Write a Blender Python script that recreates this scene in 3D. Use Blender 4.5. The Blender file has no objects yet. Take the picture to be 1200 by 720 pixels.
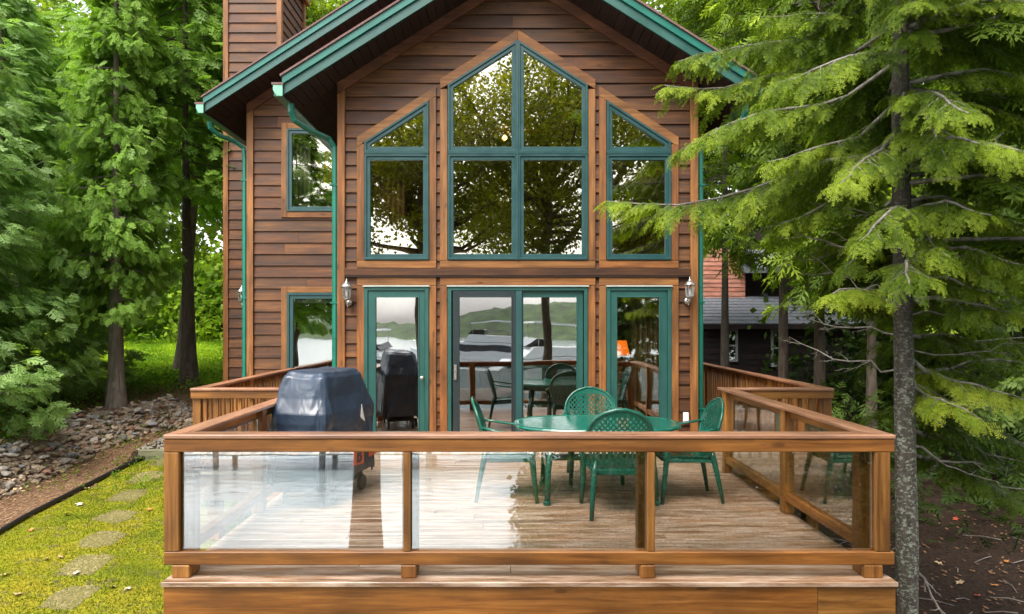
import bpy, math, random
import numpy as np
from mathutils import Vector, Matrix
from mathutils import noise as mnoise

R = math.radians
random.seed(7)
rng = np.random.default_rng(7)
sc = bpy.context.scene
COL = sc.collection

# ------------------------------------------------------------------ camera
CAMX, CAMZ = -0.155, 1.70
cam = bpy.data.cameras.new("camera")
cam.sensor_width = 36.0
cam.lens = 800 / 1200 * 36.0
cam.shift_x = 7 / 1200
cam.shift_y = 19 / 1200
cam.clip_start = 0.05
cam.clip_end = 3000
camo = bpy.data.objects.new("camera", cam)
COL.objects.link(camo)
camo.location = (CAMX, 0, CAMZ)
camo.rotation_euler = (R(90), 0, 0)
sc.camera = camo

# ------------------------------------------------------------------ world, sun, exposure
SUN_EL, SUN_AZ = 56.0, -152.0        # azimuth of the sun measured from +Y towards +X
world = bpy.data.worlds.new("World")
sc.world = world
world.use_nodes = True
wn, wl = world.node_tree.nodes, world.node_tree.links
wn.clear()
sky = wn.new("ShaderNodeTexSky")
sky.sky_type = 'NISHITA'
sky.sun_disc = False
sky.sun_elevation = R(SUN_EL)
sky.sun_rotation = R(SUN_AZ)
sky.air_density = 1.0
sky.dust_density = 3.0
sky.ozone_density = 1.0
hs = wn.new("ShaderNodeHueSaturation")
hs.inputs['Saturation'].default_value = 0.22
bgn = wn.new("ShaderNodeBackground")
bgn.inputs['Strength'].default_value = 0.15
wo = wn.new("ShaderNodeOutputWorld")
wl.new(sky.outputs[0], hs.inputs['Color'])
wl.new(hs.outputs[0], bgn.inputs['Color'])
wl.new(bgn.outputs[0], wo.inputs['Surface'])

sun = bpy.data.lights.new("sun", 'SUN')
sun.energy = 1.5
sun.angle = R(35)
sun.color = (1.0, 0.94, 0.84)
suno = bpy.data.objects.new("sun", sun)
COL.objects.link(suno)
sd = Vector((math.sin(R(SUN_AZ)) * math.cos(R(SUN_EL)), math.cos(R(SUN_AZ)) * math.cos(R(SUN_EL)), math.sin(R(SUN_EL))))
suno.rotation_euler = sd.to_track_quat('Z', 'Y').to_euler()
suno.location = (0, 0, 40)

sc.view_settings.view_transform = 'Standard'
sc.view_settings.look = 'None'
sc.view_settings.gamma = 1.0
sc.view_settings.exposure = 1.72
sc.render.engine = 'CYCLES'
sc.cycles.use_denoising = True
sc.cycles.max_bounces = 10
sc.cycles.diffuse_bounces = 7
sc.cycles.glossy_bounces = 4
sc.cycles.transmission_bounces = 6
sc.cycles.transparent_max_bounces = 16
sc.cycles.caustics_reflective = False
sc.cycles.caustics_refractive = False

# ------------------------------------------------------------------ helpers
OFF = {}

def tag(o, label=None, cat=None, group=None, kind=None):
    if label: o['label'] = label
    if cat: o['category'] = cat
    if group: o['group'] = group
    if kind: o['kind'] = kind
    return o

def empty(name, loc, label=None, cat=None, group=None, rz=0.0):
    o = bpy.data.objects.new(name, None)
    o.empty_display_size = 0.2
    COL.objects.link(o)
    o.location = loc
    o.rotation_euler = (0, 0, rz)
    OFF[o.name] = Vector(loc)
    return tag(o, label, cat, group)

class MB:
    def __init__(s):
        s.v, s.f = [], []
    def add(s, v, f):
        n = len(s.v)
        s.v += [tuple(p) for p in v]
        s.f += [tuple(i + n for i in q) for q in f]
        return s
    def box(s, x0, x1, y0, y1, z0, z1):
        v = [(x0, y0, z0), (x1, y0, z0), (x1, y1, z0), (x0, y1, z0), (x0, y0, z1), (x1, y0, z1), (x1, y1, z1), (x0, y1, z1)]
        return s.add(v, [(0, 3, 2, 1), (4, 5, 6, 7), (0, 1, 5, 4), (1, 2, 6, 5), (2, 3, 7, 6), (3, 0, 4, 7)])
    def prism(s, poly, a, b, axis='Y'):
        # poly in (x,z) pushed along Y, or (y,z) along X, or (x,y) along Z
        n = len(poly)
        def pt(p, t):
            return (p[0], t, p[1]) if axis == 'Y' else ((t, p[0], p[1]) if axis == 'X' else (p[0], p[1], t))
        v = [pt(p, a) for p in poly] + [pt(p, b) for p in poly]
        f = [tuple(range(n)), tuple(range(2 * n - 1, n - 1, -1))]
        f += [(i, n + i, n + (i + 1) % n, (i + 1) % n) for i in range(n)]
        return s.add(v, f)
    def ring(s, outer, inner, y0, y1):
        n = len(outer)
        v = [(p[0], y0, p[1]) for p in outer] + [(p[0], y0, p[1]) for p in inner] + [(p[0], y1, p[1]) for p in outer] + [(p[0], y1, p[1]) for p in inner]
        f = []
        for i in range(n):
            j = (i + 1) % n
            f += [(i, j, n + j, n + i), (2 * n + i, 3 * n + i, 3 * n + j, 2 * n + j), (i, 2 * n + i, 2 * n + j, j), (n + i, n + j, 3 * n + j, 3 * n + i)]
        return s.add(v, f)
    def tube(s, pts, rad, seg=8, cap=True, flat=None):
        pts = [Vector(p) for p in pts]
        if not hasattr(rad, '__len__'): rad = [rad] * len(pts)
        n = len(s.v)
        up = None
        for i, p in enumerate(pts):
            d = (pts[min(i + 1, len(pts) - 1)] - pts[max(i - 1, 0)]).normalized()
            if up is None:
                up = d.orthogonal().normalized() if flat is None else (Vector(flat) - d * d.dot(Vector(flat))).normalized()
            else:
                up = (up - d * up.dot(d))
                up = up.normalized() if up.length > 1e-6 else d.orthogonal().normalized()
            sd_ = d.cross(up)
            r = rad[i]
            ra, rb = (r if isinstance(r, (tuple, list)) else (r, r))
            for k in range(seg):
                a = 2 * math.pi * k / seg
                s.v.append(tuple(p + up * (ra * math.cos(a)) + sd_ * (rb * math.sin(a))))
        for i in range(len(pts) - 1):
            for k in range(seg):
                a, b = n + i * seg + k, n + i * seg + (k + 1) % seg
                s.f.append((a, b, b + seg, a + seg))
        if cap:
            s.f.append(tuple(n + k for k in range(seg))[::-1])
            s.f.append(tuple(n + (len(pts) - 1) * seg + k for k in range(seg)))
        return s
    def bar(s, a, b, w, h, up=(0, 0, 1)):
        a, b, up = Vector(a), Vector(b), Vector(up)
        d = (b - a).normalized()
        sx = d.cross(up).normalized() * (w / 2)
        uz = sx.cross(d).normalized() * (h / 2)
        v = [a - sx - uz, a + sx - uz, a + sx + uz, a - sx + uz, b - sx - uz, b + sx - uz, b + sx + uz, b - sx + uz]
        return s.add(v, [(0, 1, 2, 3), (7, 6, 5, 4), (0, 4, 5, 1), (1, 5, 6, 2), (2, 6, 7, 3), (3, 7, 4, 0)])
    def lathe(s, prof, seg=16, c=(0, 0, 0)):
        n = len(s.v)
        for r, z in prof:
            for k in range(seg):
                a = 2 * math.pi * k / seg
                s.v.append((c[0] + r * math.cos(a), c[1] + r * math.sin(a), c[2] + z))
        for i in range(len(prof) - 1):
            for k in range(seg):
                a, b = n + i * seg + k, n + i * seg + (k + 1) % seg
                s.f.append((a, b, b + seg, a + seg))
        s.f.append(tuple(n + k for k in range(seg))[::-1])
        s.f.append(tuple(n + (len(prof) - 1) * seg + k for k in range(seg)))
        return s
    def build(s, name, mat, parent=None, smooth=False, bevel=0.0, world_space=True, solid=0.0):
        me = bpy.data.meshes.new(name)
        off = Vector((0, 0, 0))
        if parent is not None and world_space:
            off = OFF.get(parent.name, Vector((0, 0, 0)))
        me.from_pydata([tuple(Vector(p) - off) for p in s.v], [], s.f)
        import bmesh
        bm = bmesh.new(); bm.from_mesh(me)
        bmesh.ops.recalc_face_normals(bm, faces=bm.faces)
        bm.to_mesh(me); bm.free()
        me.materials.append(mat)
        if smooth: me.shade_smooth()
        o = bpy.data.objects.new(name, me)
        COL.objects.link(o)
        if parent is not None:
            o.parent = parent
            OFF[o.name] = off
        else:
            OFF[o.name] = Vector((0, 0, 0))
        if solid:
            m = o.modifiers.new("solid", 'SOLIDIFY'); m.thickness = solid; m.offset = 0
        if bevel:
            m = o.modifiers.new("bevel", 'BEVEL'); m.width = bevel; m.segments = 1; m.limit_method = 'ANGLE'
        return o

def inset(poly, w):
    # convex polygon, offset inwards by w (number or list per edge)
    n = len(poly)
    area = sum(poly[i][0] * poly[(i + 1) % n][1] - poly[(i + 1) % n][0] * poly[i][1] for i in range(n))
    sg = 1 if area > 0 else -1
    ws = w if hasattr(w, '__len__') else [w] * n
    lines = []
    for i in range(n):
        a, b = poly[i], poly[(i + 1) % n]
        dx, dy = b[0] - a[0], b[1] - a[1]
        L = math.hypot(dx, dy)
        nx, ny = -dy / L * sg, dx / L * sg
        lines.append((a[0] + nx * ws[i], a[1] + ny * ws[i], dx, dy))
    out = []
    for i in range(n):
        x1, y1, dx1, dy1 = lines[i - 1]
        x2, y2, dx2, dy2 = lines[i]
        den = dx1 * dy2 - dy1 * dx2
        t = ((x2 - x1) * dy2 - (y2 - y1) * dx2) / den
        out.append((x1 + dx1 * t, y1 + dy1 * t))
    return out

def copy_tree(o, parent=None, loc=None, rz=None, scale=None):
    c = o.copy()
    COL.objects.link(c)
    if parent is not None: c.parent = parent
    if loc is not None: c.location = loc
    if rz is not None: c.rotation_euler = (0, 0, rz)
    if scale is not None: c.scale = scale if hasattr(scale, '__len__') else (scale,) * 3
    for ch in list(KIDS.get(o.name, [])):
        copy_tree(ch, c)
    return c
KIDS = {}
def kids(o):
    KIDS[o.name] = list(o.children)
    for c in o.children: kids(c)

# ------------------------------------------------------------------ materials
def newmat(name):
    m = bpy.data.materials.new(name)
    m.use_nodes = True
    nt = m.node_tree
    nt.nodes.clear()
    out = nt.nodes.new("ShaderNodeOutputMaterial")
    b = nt.nodes.new("ShaderNodeBsdfPrincipled")
    nt.links.new(b.outputs[0], out.inputs[0])
    return m, nt, b, out

def nd(nt, typ, **kw):
    n = nt.nodes.new(typ)
    for k, v in kw.items():
        if k in n.inputs.keys(): n.inputs[k].default_value = v
        else: setattr(n, k, v)
    return n

def ramp(nt, src, stops):
    r = nt.nodes.new("ShaderNodeValToRGB")
    e = r.color_ramp.elements
    while len(e) < len(stops): e.new(0.5)
    for i, (p, c) in enumerate(stops):
        e[i].position = p
        e[i].color = (c[0], c[1], c[2], 1) if hasattr(c, '__len__') else (c, c, c, 1)
    nt.links.new(src, r.inputs[0])
    return r

def mixc(nt, fac, a, b, mode='MIX'):
    m = nt.nodes.new("ShaderNodeMix")
    m.data_type = 'RGBA'; m.blend_type = mode
    for sck, val in ((m.inputs[0], fac), (m.inputs[6], a), (m.inputs[7], b)):
        if isinstance(val, bpy.types.NodeSocket): nt.links.new(val, sck)
        elif hasattr(val, '__len__'): sck.default_value = (val[0], val[1], val[2], 1)
        else: sck.default_value = val
    return m.outputs[2]

def coords(nt, scale, rot=(0, 0, 0), rnd=True):
    tc = nt.nodes.new("ShaderNodeTexCoord")
    src = tc.outputs['Object']
    if rnd:
        oi = nt.nodes.new("ShaderNodeObjectInfo")
        mul = nd(nt, "ShaderNodeVectorMath", operation='SCALE')
        mul.inputs[0].default_value = (37.0, 19.0, 53.0)
        nt.links.new(oi.outputs['Random'], mul.inputs['Scale'])
        ad = nd(nt, "ShaderNodeVectorMath", operation='ADD')
        nt.links.new(src, ad.inputs[0]); nt.links.new(mul.outputs[0], ad.inputs[1])
        src = ad.outputs[0]
    mp = nt.nodes.new("ShaderNodeMapping")
    mp.inputs['Rotation'].default_value = rot
    mp.inputs['Scale'].default_value = scale
    nt.links.new(src, mp.inputs[0])
    return mp.outputs[0]

def wood(name, dark, mid, light, axis='X', rough=0.55, grain=1.0, rot=(0, 0, 0), knots=True, wear=None, wear_amt=0.0, bump=0.35, spec=0.4, var=0.45):
    m, nt, b, out = newmat(name)
    sc_ = {'X': (1.2, 26, 26), 'Y': (26, 1.2, 26), 'Z': (26, 26, 1.2)}[axis]
    co = coords(nt, tuple(v * grain for v in sc_), rot)
    n1 = nd(nt, "ShaderNodeTexNoise", Scale=1.0, Detail=5.0, Roughness=0.65, Distortion=0.6)
    nt.links.new(co, n1.inputs['Vector'])
    c = ramp(nt, n1.outputs['Fac'], [(0.25, dark), (0.5, mid), (0.78, light)]).outputs[0]
    # broad blotches along the board
    sb = {'X': (1.4, 4, 4), 'Y': (4, 1.4, 4), 'Z': (4, 4, 1.4)}[axis]
    co2 = coords(nt, sb, rot)
    n2 = nd(nt, "ShaderNodeTexNoise", Scale=1.3, Detail=3.0)
    nt.links.new(co2, n2.inputs['Vector'])
    bl = ramp(nt, n2.outputs['Fac'], [(0.3, 0.62), (0.7, 1.32)]).outputs[0]
    c = mixc(nt, 1.0, c, bl, 'MULTIPLY')
    oi = nt.nodes.new("ShaderNodeObjectInfo")
    rv = ramp(nt, oi.outputs['Random'], [(0.0, (1 - var, 1 - var * 1.05, 1 - var)), (0.3, (1.0, .88, .80)), (0.6, (1 - var * .35, 1 - var * .2, 1 - var * .1)), (1.0, (1 + var * 0.8, 1 + var * .75, 1 + var * .6))]).outputs[0]
    c = mixc(nt, 1.0, c, rv, 'MULTIPLY')
    if knots:
        sk = {'X': (2.2, 6, 6), 'Y': (6, 2.2, 6), 'Z': (6, 6, 2.2)}[axis]
        ck = coords(nt, sk, rot)
        vo = nd(nt, "ShaderNodeTexVoronoi", Scale=1.0)
        nt.links.new(ck, vo.inputs['Vector'])
        kr = ramp(nt, vo.outputs['Distance'], [(0.0, 0.28), (0.075, 0.5), (0.13, 1.0)]).outputs[0]
        c = mixc(nt, 0.8, c, kr, 'MULTIPLY')
    if wear is not None:
        sw = {'X': (2.2, 16, 16), 'Y': (16, 2.2, 16), 'Z': (16, 16, 2.2)}[axis]
        cw = coords(nt, sw, rot)
        nw = nd(nt, "ShaderNodeTexNoise", Scale=1.0, Detail=6.0, Roughness=0.7)
        nt.links.new(cw, nw.inputs['Vector'])
        wr = ramp(nt, nw.outputs['Fac'], [(0.5 - 0.1 * wear_amt, 0.0), (0.72 - 0.1 * wear_amt, 1.0)])
        c = mixc(nt, wr.outputs[0], c, wear)
    nt.links.new(c, b.inputs['Base Color'])
    rr = ramp(nt, n1.outputs['Fac'], [(0.3, rough - 0.08), (0.7, rough + 0.12)])
    nt.links.new(rr.outputs[0], b.inputs['Roughness'])
    b.inputs['Specular IOR Level'].default_value = spec
    bp = nd(nt, "ShaderNodeBump", Strength=bump, Distance=0.004)
    nt.links.new(n1.outputs['Fac'], bp.inputs['Height'])
    nt.links.new(bp.outputs[0], b.inputs['Normal'])
    return m

def plain(name, col, rough=0.5, metal=0.0, noise=0.15, nscale=8.0, spec=0.5, bump=0.0, bscale=60.0):
    m, nt, b, out = newmat(name)
    co = coords(nt, (1, 1, 1))
    n = nd(nt, "ShaderNodeTexNoise", Scale=nscale, Detail=5.0, Roughness=0.6)
    nt.links.new(co, n.inputs['Vector'])
    f = ramp(nt, n.outputs['Fac'], [(0.3, 1 - noise), (0.7, 1 + noise)]).outputs[0]
    nt.links.new(mixc(nt, 1.0, col, f, 'MULTIPLY'), b.inputs['Base Color'])
    rr = ramp(nt, n.outputs['Fac'], [(0.3, max(rough - 0.08, 0.02)), (0.7, rough + 0.08)])
    nt.links.new(rr.outputs[0], b.inputs['Roughness'])
    b.inputs['Metallic'].default_value = metal
    b.inputs['Specular IOR Level'].default_value = spec
    if bump:
        n2 = nd(nt, "ShaderNodeTexNoise", Scale=bscale, Detail=4.0)
        nt.links.new(co, n2.inputs['Vector'])
        bp = nd(nt, "ShaderNodeBump", Strength=bump, Distance=0.01)
        nt.links.new(n2.outputs['Fac'], bp.inputs['Height'])
        nt.links.new(bp.outputs[0], b.inputs['Normal'])
    return m

def glass(name, refl, tint=(1, 1, 1), rough=0.0, wav=0.0, gcol=(1, 1, 1)):
    m, nt, b, out = newmat(name)
    nt.nodes.remove(b)
    tr = nd(nt, "ShaderNodeBsdfTransparent"); tr.inputs[0].default_value = (*tint, 1)
    gl = nd(nt, "ShaderNodeBsdfGlossy", Roughness=rough); gl.inputs[0].default_value = (*gcol, 1)
    fr = nd(nt, "ShaderNodeLayerWeight", Blend=0.35)
    mr = nd(nt, "ShaderNodeMapRange")
    mr.inputs['To Min'].default_value = refl
    mr.inputs['To Max'].default_value = 1.0
    pw = nd(nt, "ShaderNodeMath", operation='POWER'); pw.inputs[1].default_value = 3.0
    nt.links.new(fr.outputs['Facing'], pw.inputs[0])
    nt.links.new(pw.outputs[0], mr.inputs['Value'])
    mx = nt.nodes.new("ShaderNodeMixShader")
    nt.links.new(mr.outputs[0], mx.inputs[0])
    nt.links.new(tr.outputs[0], mx.inputs[1]); nt.links.new(gl.outputs[0], mx.inputs[2])
    nt.links.new(mx.outputs[0], out.inputs[0])
    if wav:
        co = coords(nt, (1, 1, 1))
        n = nd(nt, "ShaderNodeTexNoise", Scale=1.6, Detail=1.0)
        nt.links.new(co, n.inputs['Vector'])
        bp = nd(nt, "ShaderNodeBump", Strength=wav, Distance=0.05)
        nt.links.new(n.outputs['Fac'], bp.inputs['Height'])
        nt.links.new(bp.outputs[0], gl.inputs['Normal'])
    return m

def leafmat(name, dark, light, transl=0.35, nscale=0.6, rough=0.5, tip=None):
    m, nt, b, out = newmat(name)
    at = nd(nt, "ShaderNodeAttribute", attribute_name="tint")
    co = coords(nt, (1, 1, 1))
    n = nd(nt, "ShaderNodeTexNoise", Scale=nscale, Detail=2.0)
    nt.links.new(co, n.inputs['Vector'])
    ad = nd(nt, "ShaderNodeMath", operation='ADD')
    mu = nd(nt, "ShaderNodeMath", operation='MULTIPLY_ADD'); mu.inputs[1].default_value = 1.1; mu.inputs[2].default_value = -0.5
    nt.links.new(n.outputs['Fac'], mu.inputs[0])
    nt.links.new(at.outputs['Fac'], ad.inputs[0]); nt.links.new(mu.outputs[0], ad.inputs[1])
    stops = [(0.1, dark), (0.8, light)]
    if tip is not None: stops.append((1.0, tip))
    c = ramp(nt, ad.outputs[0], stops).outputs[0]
    nt.links.new(c, b.inputs['Base Color'])
    b.inputs['Roughness'].default_value = rough
    b.inputs['Specular IOR Level'].default_value = 0.16
    t = nt.nodes.new("ShaderNodeBsdfTranslucent")
    c2 = mixc(nt, 1.0, c, (1.25, 1.35, 0.55), 'MULTIPLY')
    nt.links.new(c2, t.inputs[0])
    mx = nt.nodes.new("ShaderNodeMixShader"); mx.inputs[0].default_value = transl
    nt.links.new(b.outputs[0], mx.inputs[1]); nt.links.new(t.outputs[0], mx.inputs[2])
    nt.links.new(mx.outputs[0], out.inputs[0])
    return m

def emit(name, col, strength):
    m, nt, b, out = newmat(name)
    b.inputs['Base Color'].default_value = (*col, 1)
    b.inputs['Emission Color'].default_value = (*col, 1)
    b.inputs['Emission Strength'].default_value = strength
    return m

def barkmat(name, dark, light, lichen=None, amt=0.0, below=None):
    m, nt, b, out = newmat(name)
    co = coords(nt, (14, 14, 3.0), rnd=False)
    n = nd(nt, "ShaderNodeTexNoise", Scale=1.0, Detail=7.0, Roughness=0.7, Distortion=0.8)
    nt.links.new(co, n.inputs['Vector'])
    c = ramp(nt, n.outputs['Fac'], [(0.32, dark), (0.68, light)]).outputs[0]
    if lichen is not None:
        c3 = coords(nt, (30, 30, 45), rnd=False)
        n3 = nd(nt, "ShaderNodeTexNoise", Scale=1.0, Detail=5.0, Roughness=0.75)
        nt.links.new(c3, n3.inputs['Vector'])
        k = ramp(nt, n3.outputs['Fac'], [(0.56 - amt, 0.0), (0.66 - amt, 1.0)]).outputs[0]
        if below is not None:   # lichen and algae thrive on the damp lower trunk
            tcz = nt.nodes.new("ShaderNodeTexCoord"); sx = nt.nodes.new("ShaderNodeSeparateXYZ"); nt.links.new(tcz.outputs['Object'], sx.inputs[0])
            mrz = nd(nt, "ShaderNodeMapRange"); mrz.inputs['From Min'].default_value = below; mrz.inputs['From Max'].default_value = below + 1.2
            mrz.inputs['To Min'].default_value = 1.0; mrz.inputs['To Max'].default_value = .22
            nt.links.new(sx.outputs[2], mrz.inputs['Value'])
            mm = nd(nt, "ShaderNodeMath", operation='MULTIPLY'); nt.links.new(k, mm.inputs[0]); nt.links.new(mrz.outputs[0], mm.inputs[1]); k = mm.outputs[0]
        c = mixc(nt, k, c, lichen)
    nt.links.new(c, b.inputs['Base Color'])
    b.inputs['Roughness'].default_value = 0.9
    bp = nd(nt, "ShaderNodeBump", Strength=0.9, Distance=0.03)
    nt.links.new(n.outputs['Fac'], bp.inputs['Height'])
    nt.links.new(bp.outputs[0], b.inputs['Normal'])
    return m

SD = ((0.026, 0.0085, 0.003), (0.086, 0.031, 0.0085), (0.175, 0.073, 0.019))
TR = ((0.090, 0.032, 0.008), (0.200, 0.080, 0.021), (0.32, 0.148, 0.043))
RL = ((0.105, 0.036, 0.007), (0.260, 0.106, 0.021), (0.41, 0.190, 0.046))
M = {}
for ax in 'XYZ':
    M['side' + ax] = wood('siding_' + ax, *SD, axis=ax, rough=0.6, var=0.40)
    M['trim' + ax] = wood('trim_' + ax, *TR, axis=ax, rough=0.55, var=0.12)
    M['rail' + ax] = wood('rail_' + ax, *RL, axis=ax, rough=0.42, var=0.16, wear=(0.11, 0.045, 0.015), wear_amt=-0.5)
    M['deck' + ax] = wood('deck_' + ax, (0.17, 0.082, 0.038), (0.28, 0.150, 0.074), (0.38, 0.225, 0.122), axis=ax, rough=0.32, var=0.18,
                          wear=(0.56, 0.41, 0.31), wear_amt=0.8, knots=True, spec=0.6)
    M['cap' + ax] = wood('rail_cap_' + ax, (0.19, 0.08, 0.04), (0.31, 0.15, 0.085), (0.42, 0.24, 0.15), axis=ax, rough=0.32, var=0.1, spec=0.7)
M['trimL'] = wood('trim_rake_left', *TR, axis='X', rot=(0, R(32), 0), rough=0.55, var=0.1)
M['trimR'] = wood('trim_rake_right', *TR, axis='X', rot=(0, R(-32), 0), rough=0.55, var=0.1)
M['rakeL'] = wood('rake_left', (0.06, 0.02, 0.010), (0.12, 0.045, 0.021), (0.175, 0.078, 0.037), axis='X', rot=(0, R(32), 0), var=0.1)
M['rakeR'] = wood('rake_right', (0.06, 0.02, 0.010), (0.12, 0.045, 0.021), (0.175, 0.078, 0.037), axis='X', rot=(0, R(-32), 0), var=0.1)
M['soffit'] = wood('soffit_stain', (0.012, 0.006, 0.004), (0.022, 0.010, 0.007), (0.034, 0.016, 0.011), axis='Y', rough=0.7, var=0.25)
M['inwood'] = wood('interior_pine', (0.16, 0.08, 0.03), (0.27, 0.14, 0.055), (0.36, 0.21, 0.09), axis='Y', rough=0.5, var=0.2)
M['teal'] = plain('teal_frame_paint', (0.016, 0.062, 0.064), rough=0.38, noise=0.14, nscale=5, bump=0.05)
M['teal_door'] = plain('teal_door_paint', (0.014, 0.075, 0.064), rough=0.42, noise=0.14, nscale=4, bump=0.05)
M['fascia'] = plain('green_fascia_paint', (0.018, 0.085, 0.070), rough=0.42, noise=0.2, nscale=3, bump=0.08)
M['fascia2'] = plain('green_drip_edge_paint', (0.010, 0.130, 0.100), rough=0.36, noise=0.15, nscale=3)
M['spout'] = plain('green_downspout_paint', (0.004, 0.135, 0.090), rough=0.34, noise=0.15, nscale=4)
M['gutter_end'] = plain('pale_green_gutter_end', (0.16, 0.38, 0.27), rough=0.4, noise=0.12)
M['shingle'] = plain('pinkish_brown_shingle', (0.15, 0.085, 0.075), rough=0.85, noise=0.35, nscale=30, bump=0.5)
M['win'] = glass('window_glass', 0.38, tint=(0.85, 0.83, 0.74), wav=0.035, gcol=(1, .95, .84))
M['door_glass'] = glass('door_glass', 0.36, tint=(0.82, 0.82, 0.78), wav=0.05)
M['screen_glass'] = glass('screened_glass', 0.27, tint=(0.50, 0.50, 0.50), wav=0.04)
M['rail_glass'] = glass('railing_glass', 0.25, tint=(0.93, 0.95, 0.94), wav=0.012)
M['dark_frame'] = plain('dark_screen_frame', (0.012, 0.022, 0.024), rough=0.4)
M['silver'] = plain('brushed_silver_metal', (0.42, 0.40, 0.37), rough=0.32, metal=0.85, noise=0.25, nscale=14)
M['white'] = plain('white_plastic', (0.72, 0.72, 0.70), rough=0.4, noise=0.05)
M['flash'] = plain('pale_metal_flashing', (0.45, 0.50, 0.47), rough=0.45, noise=0.1)
M['clear'] = glass('lantern_glass', 0.12, tint=(0.9, 0.9, 0.88))
M['resin'] = plain('green_resin', (0.005, 0.088, 0.058), rough=0.22, noise=0.18, nscale=9, spec=0.6)
M['resin2'] = plain('green_table_resin', (0.006, 0.115, 0.080), rough=0.16, noise=0.22, nscale=14, spec=0.7)
M['curtain'] = plain('golden_curtain', (0.32, 0.22, 0.10), rough=0.85, noise=0.2, nscale=6)
M['curtain2'] = plain('pale_curtain', (0.55, 0.62, 0.60), rough=0.85, noise=0.12, nscale=6)
M['dark_inside'] = plain('dim_interior_paint', (0.055, 0.045, 0.035), rough=0.8, noise=0.2, nscale=2)
M['shade'] = emit('orange_lamp_shade', (1.0, 0.19, 0.012), 0.8)
M['bulb'] = emit('warm_bulb', (1.0, 0.62, 0.26), 4.0)
M['orange'] = plain('orange_red_patch', (0.75, 0.10, 0.02), rough=0.45, noise=0.08)
M['navy_print'] = plain('navy_print', (0.012, 0.016, 0.03), rough=0.5)

# ------------------------------------------------------------------ ground height
BANK = [(-7.15, 2.0), (-7.05, 9.0), (-6.95, 11.0), (-6.6, 12.4), (-5.7, 13.5), (-4.7, 14.0), (-2.0, 14.2)]
def bank_x(Y):
    return np.interp(Y, [2.0, 9.0, 11.0, 12.4, 13.2], [-7.15, -7.05, -6.95, -6.6, -6.0])
def sst(t):
    t = np.clip(t, 0, 1)
    return t * t * (3 - 2 * t)
def gh(X, Y):
    X = np.asarray(X, float); Y = np.asarray(Y, float)
    left = np.interp(Y, [-60, -14, -5, -1.5, 1, 6, 10, 11.1, 11.3, 15, 21, 35, 60, 120, 400], [-9, -5, -3.6, -3.1, -1.7, -1.02, -0.64, -0.52, -0.42, -0.12, 0.22, 1.25, 6, 14, 30])
    right = np.interp(Y, [-60, -16, -9, 0, 6, 12, 22, 40, 70, 120, 400], [-9, -4.2, -3.1, -2.3, -1.45, -1.1, -0.7, 0.3, 4, 12, 30])
    w = sst((X + 1.0) / 3.0)
    z = left * (1 - w) + right * w
    # raised bed behind the stone bank
    bx = bank_x(Y)
    up = sst((bx + 0.05 - X) / 0.85) * sst((Y - 3) / 4) * (1 - sst((Y - 15) / 8))
    z = z + up * 0.40
    up2 = sst((Y - 13.4) / 0.9) * (1 - sst((Y - 17) / 8)) * sst((-2 - X) / 2) * (1 - sst((bx - X) / .8))
    z = z + up2 * 0.22
    z = z + 0.03 * np.sin(X * 1.7 + Y * .6) * np.cos(Y * 1.3 - X * .4) + 0.012 * np.sin(X * 5.1) * np.sin(Y * 4.3)
    return z
def g1(x, y): return float(gh(x, y))

# ground sheet
def axis_pts(lo, hi, fine_lo, fine_hi, step):
    mid = np.arange(fine_lo, fine_hi + 1e-6, step)
    a, b = [], []
    d, p = step, fine_lo
    while p > lo:
        d *= 1.12; p -= d; a.append(p)
    d, p = step, fine_hi
    while p < hi:
        d *= 1.12; p += d; b.append(p)
    return np.array(a[::-1] + list(mid) + b)
gx = axis_pts(-600, 600, -12, 6, 0.12)
gy = axis_pts(-24, 600, 4, 17, 0.12)
GX, GY = np.meshgrid(gx, gy)
GZ = gh(GX, GY)
V = np.stack([GX, GY, GZ], -1).reshape(-1, 3)
nx, ny = len(gx), len(gy)
idx = np.arange(nx * ny).reshape(ny, nx)
F = np.stack([idx[:-1, :-1], idx[:-1, 1:], idx[1:, 1:], idx[1:, :-1]], -1).reshape(-1, 4)

def bigmesh(name, V, F, mats, tint=None, colattr=None, matidx=None, smooth=False):
    me = bpy.data.meshes.new(name)
    k = F.shape[1]
    me.vertices.add(len(V)); me.vertices.foreach_set('co', np.asarray(V, np.float32).ravel())
    me.loops.add(F.size); me.loops.foreach_set('vertex_index', np.asarray(F, np.int32).ravel())
    me.polygons.add(len(F))
    me.polygons.foreach_set('loop_start', np.arange(0, F.size, k, dtype=np.int32))
    me.polygons.foreach_set('loop_total', np.full(len(F), k, np.int32))
    if tint is not None:
        a = me.attributes.new('tint', 'FLOAT', 'POINT'); a.data.foreach_set('value', np.asarray(tint, np.float32))
    if colattr is not None:
        a = me.attributes.new('zone', 'FLOAT_COLOR', 'POINT'); a.data.foreach_set('color', np.asarray(colattr, np.float32).ravel())
    for m in mats: me.materials.append(m)
    if matidx is not None: me.polygons.foreach_set('material_index', np.asarray(matidx, np.int32))
    me.update(); me.validate()
    if smooth: me.shade_smooth()
    return me

def link(name, me, parent=None):
    o = bpy.data.objects.new(name, me); COL.objects.link(o)
    if parent is not None: o.parent = parent
    return o

moss = sst((V[:, 0] + 6.3) / 0.2) * sst((-1.0 - V[:, 0]) / 0.5) * (1 - sst((V[:, 1] - 11.15) / 0.15))
grass = sst((V[:, 1] - 14.5) / 2.5) * sst((1 - V[:, 0]) / 2.0)
mulch = sst((-6.2 - V[:, 0]) / 0.2) * (1 - grass)
zone = np.stack([moss, mulch, grass, np.ones(len(V))], -1)

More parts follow.
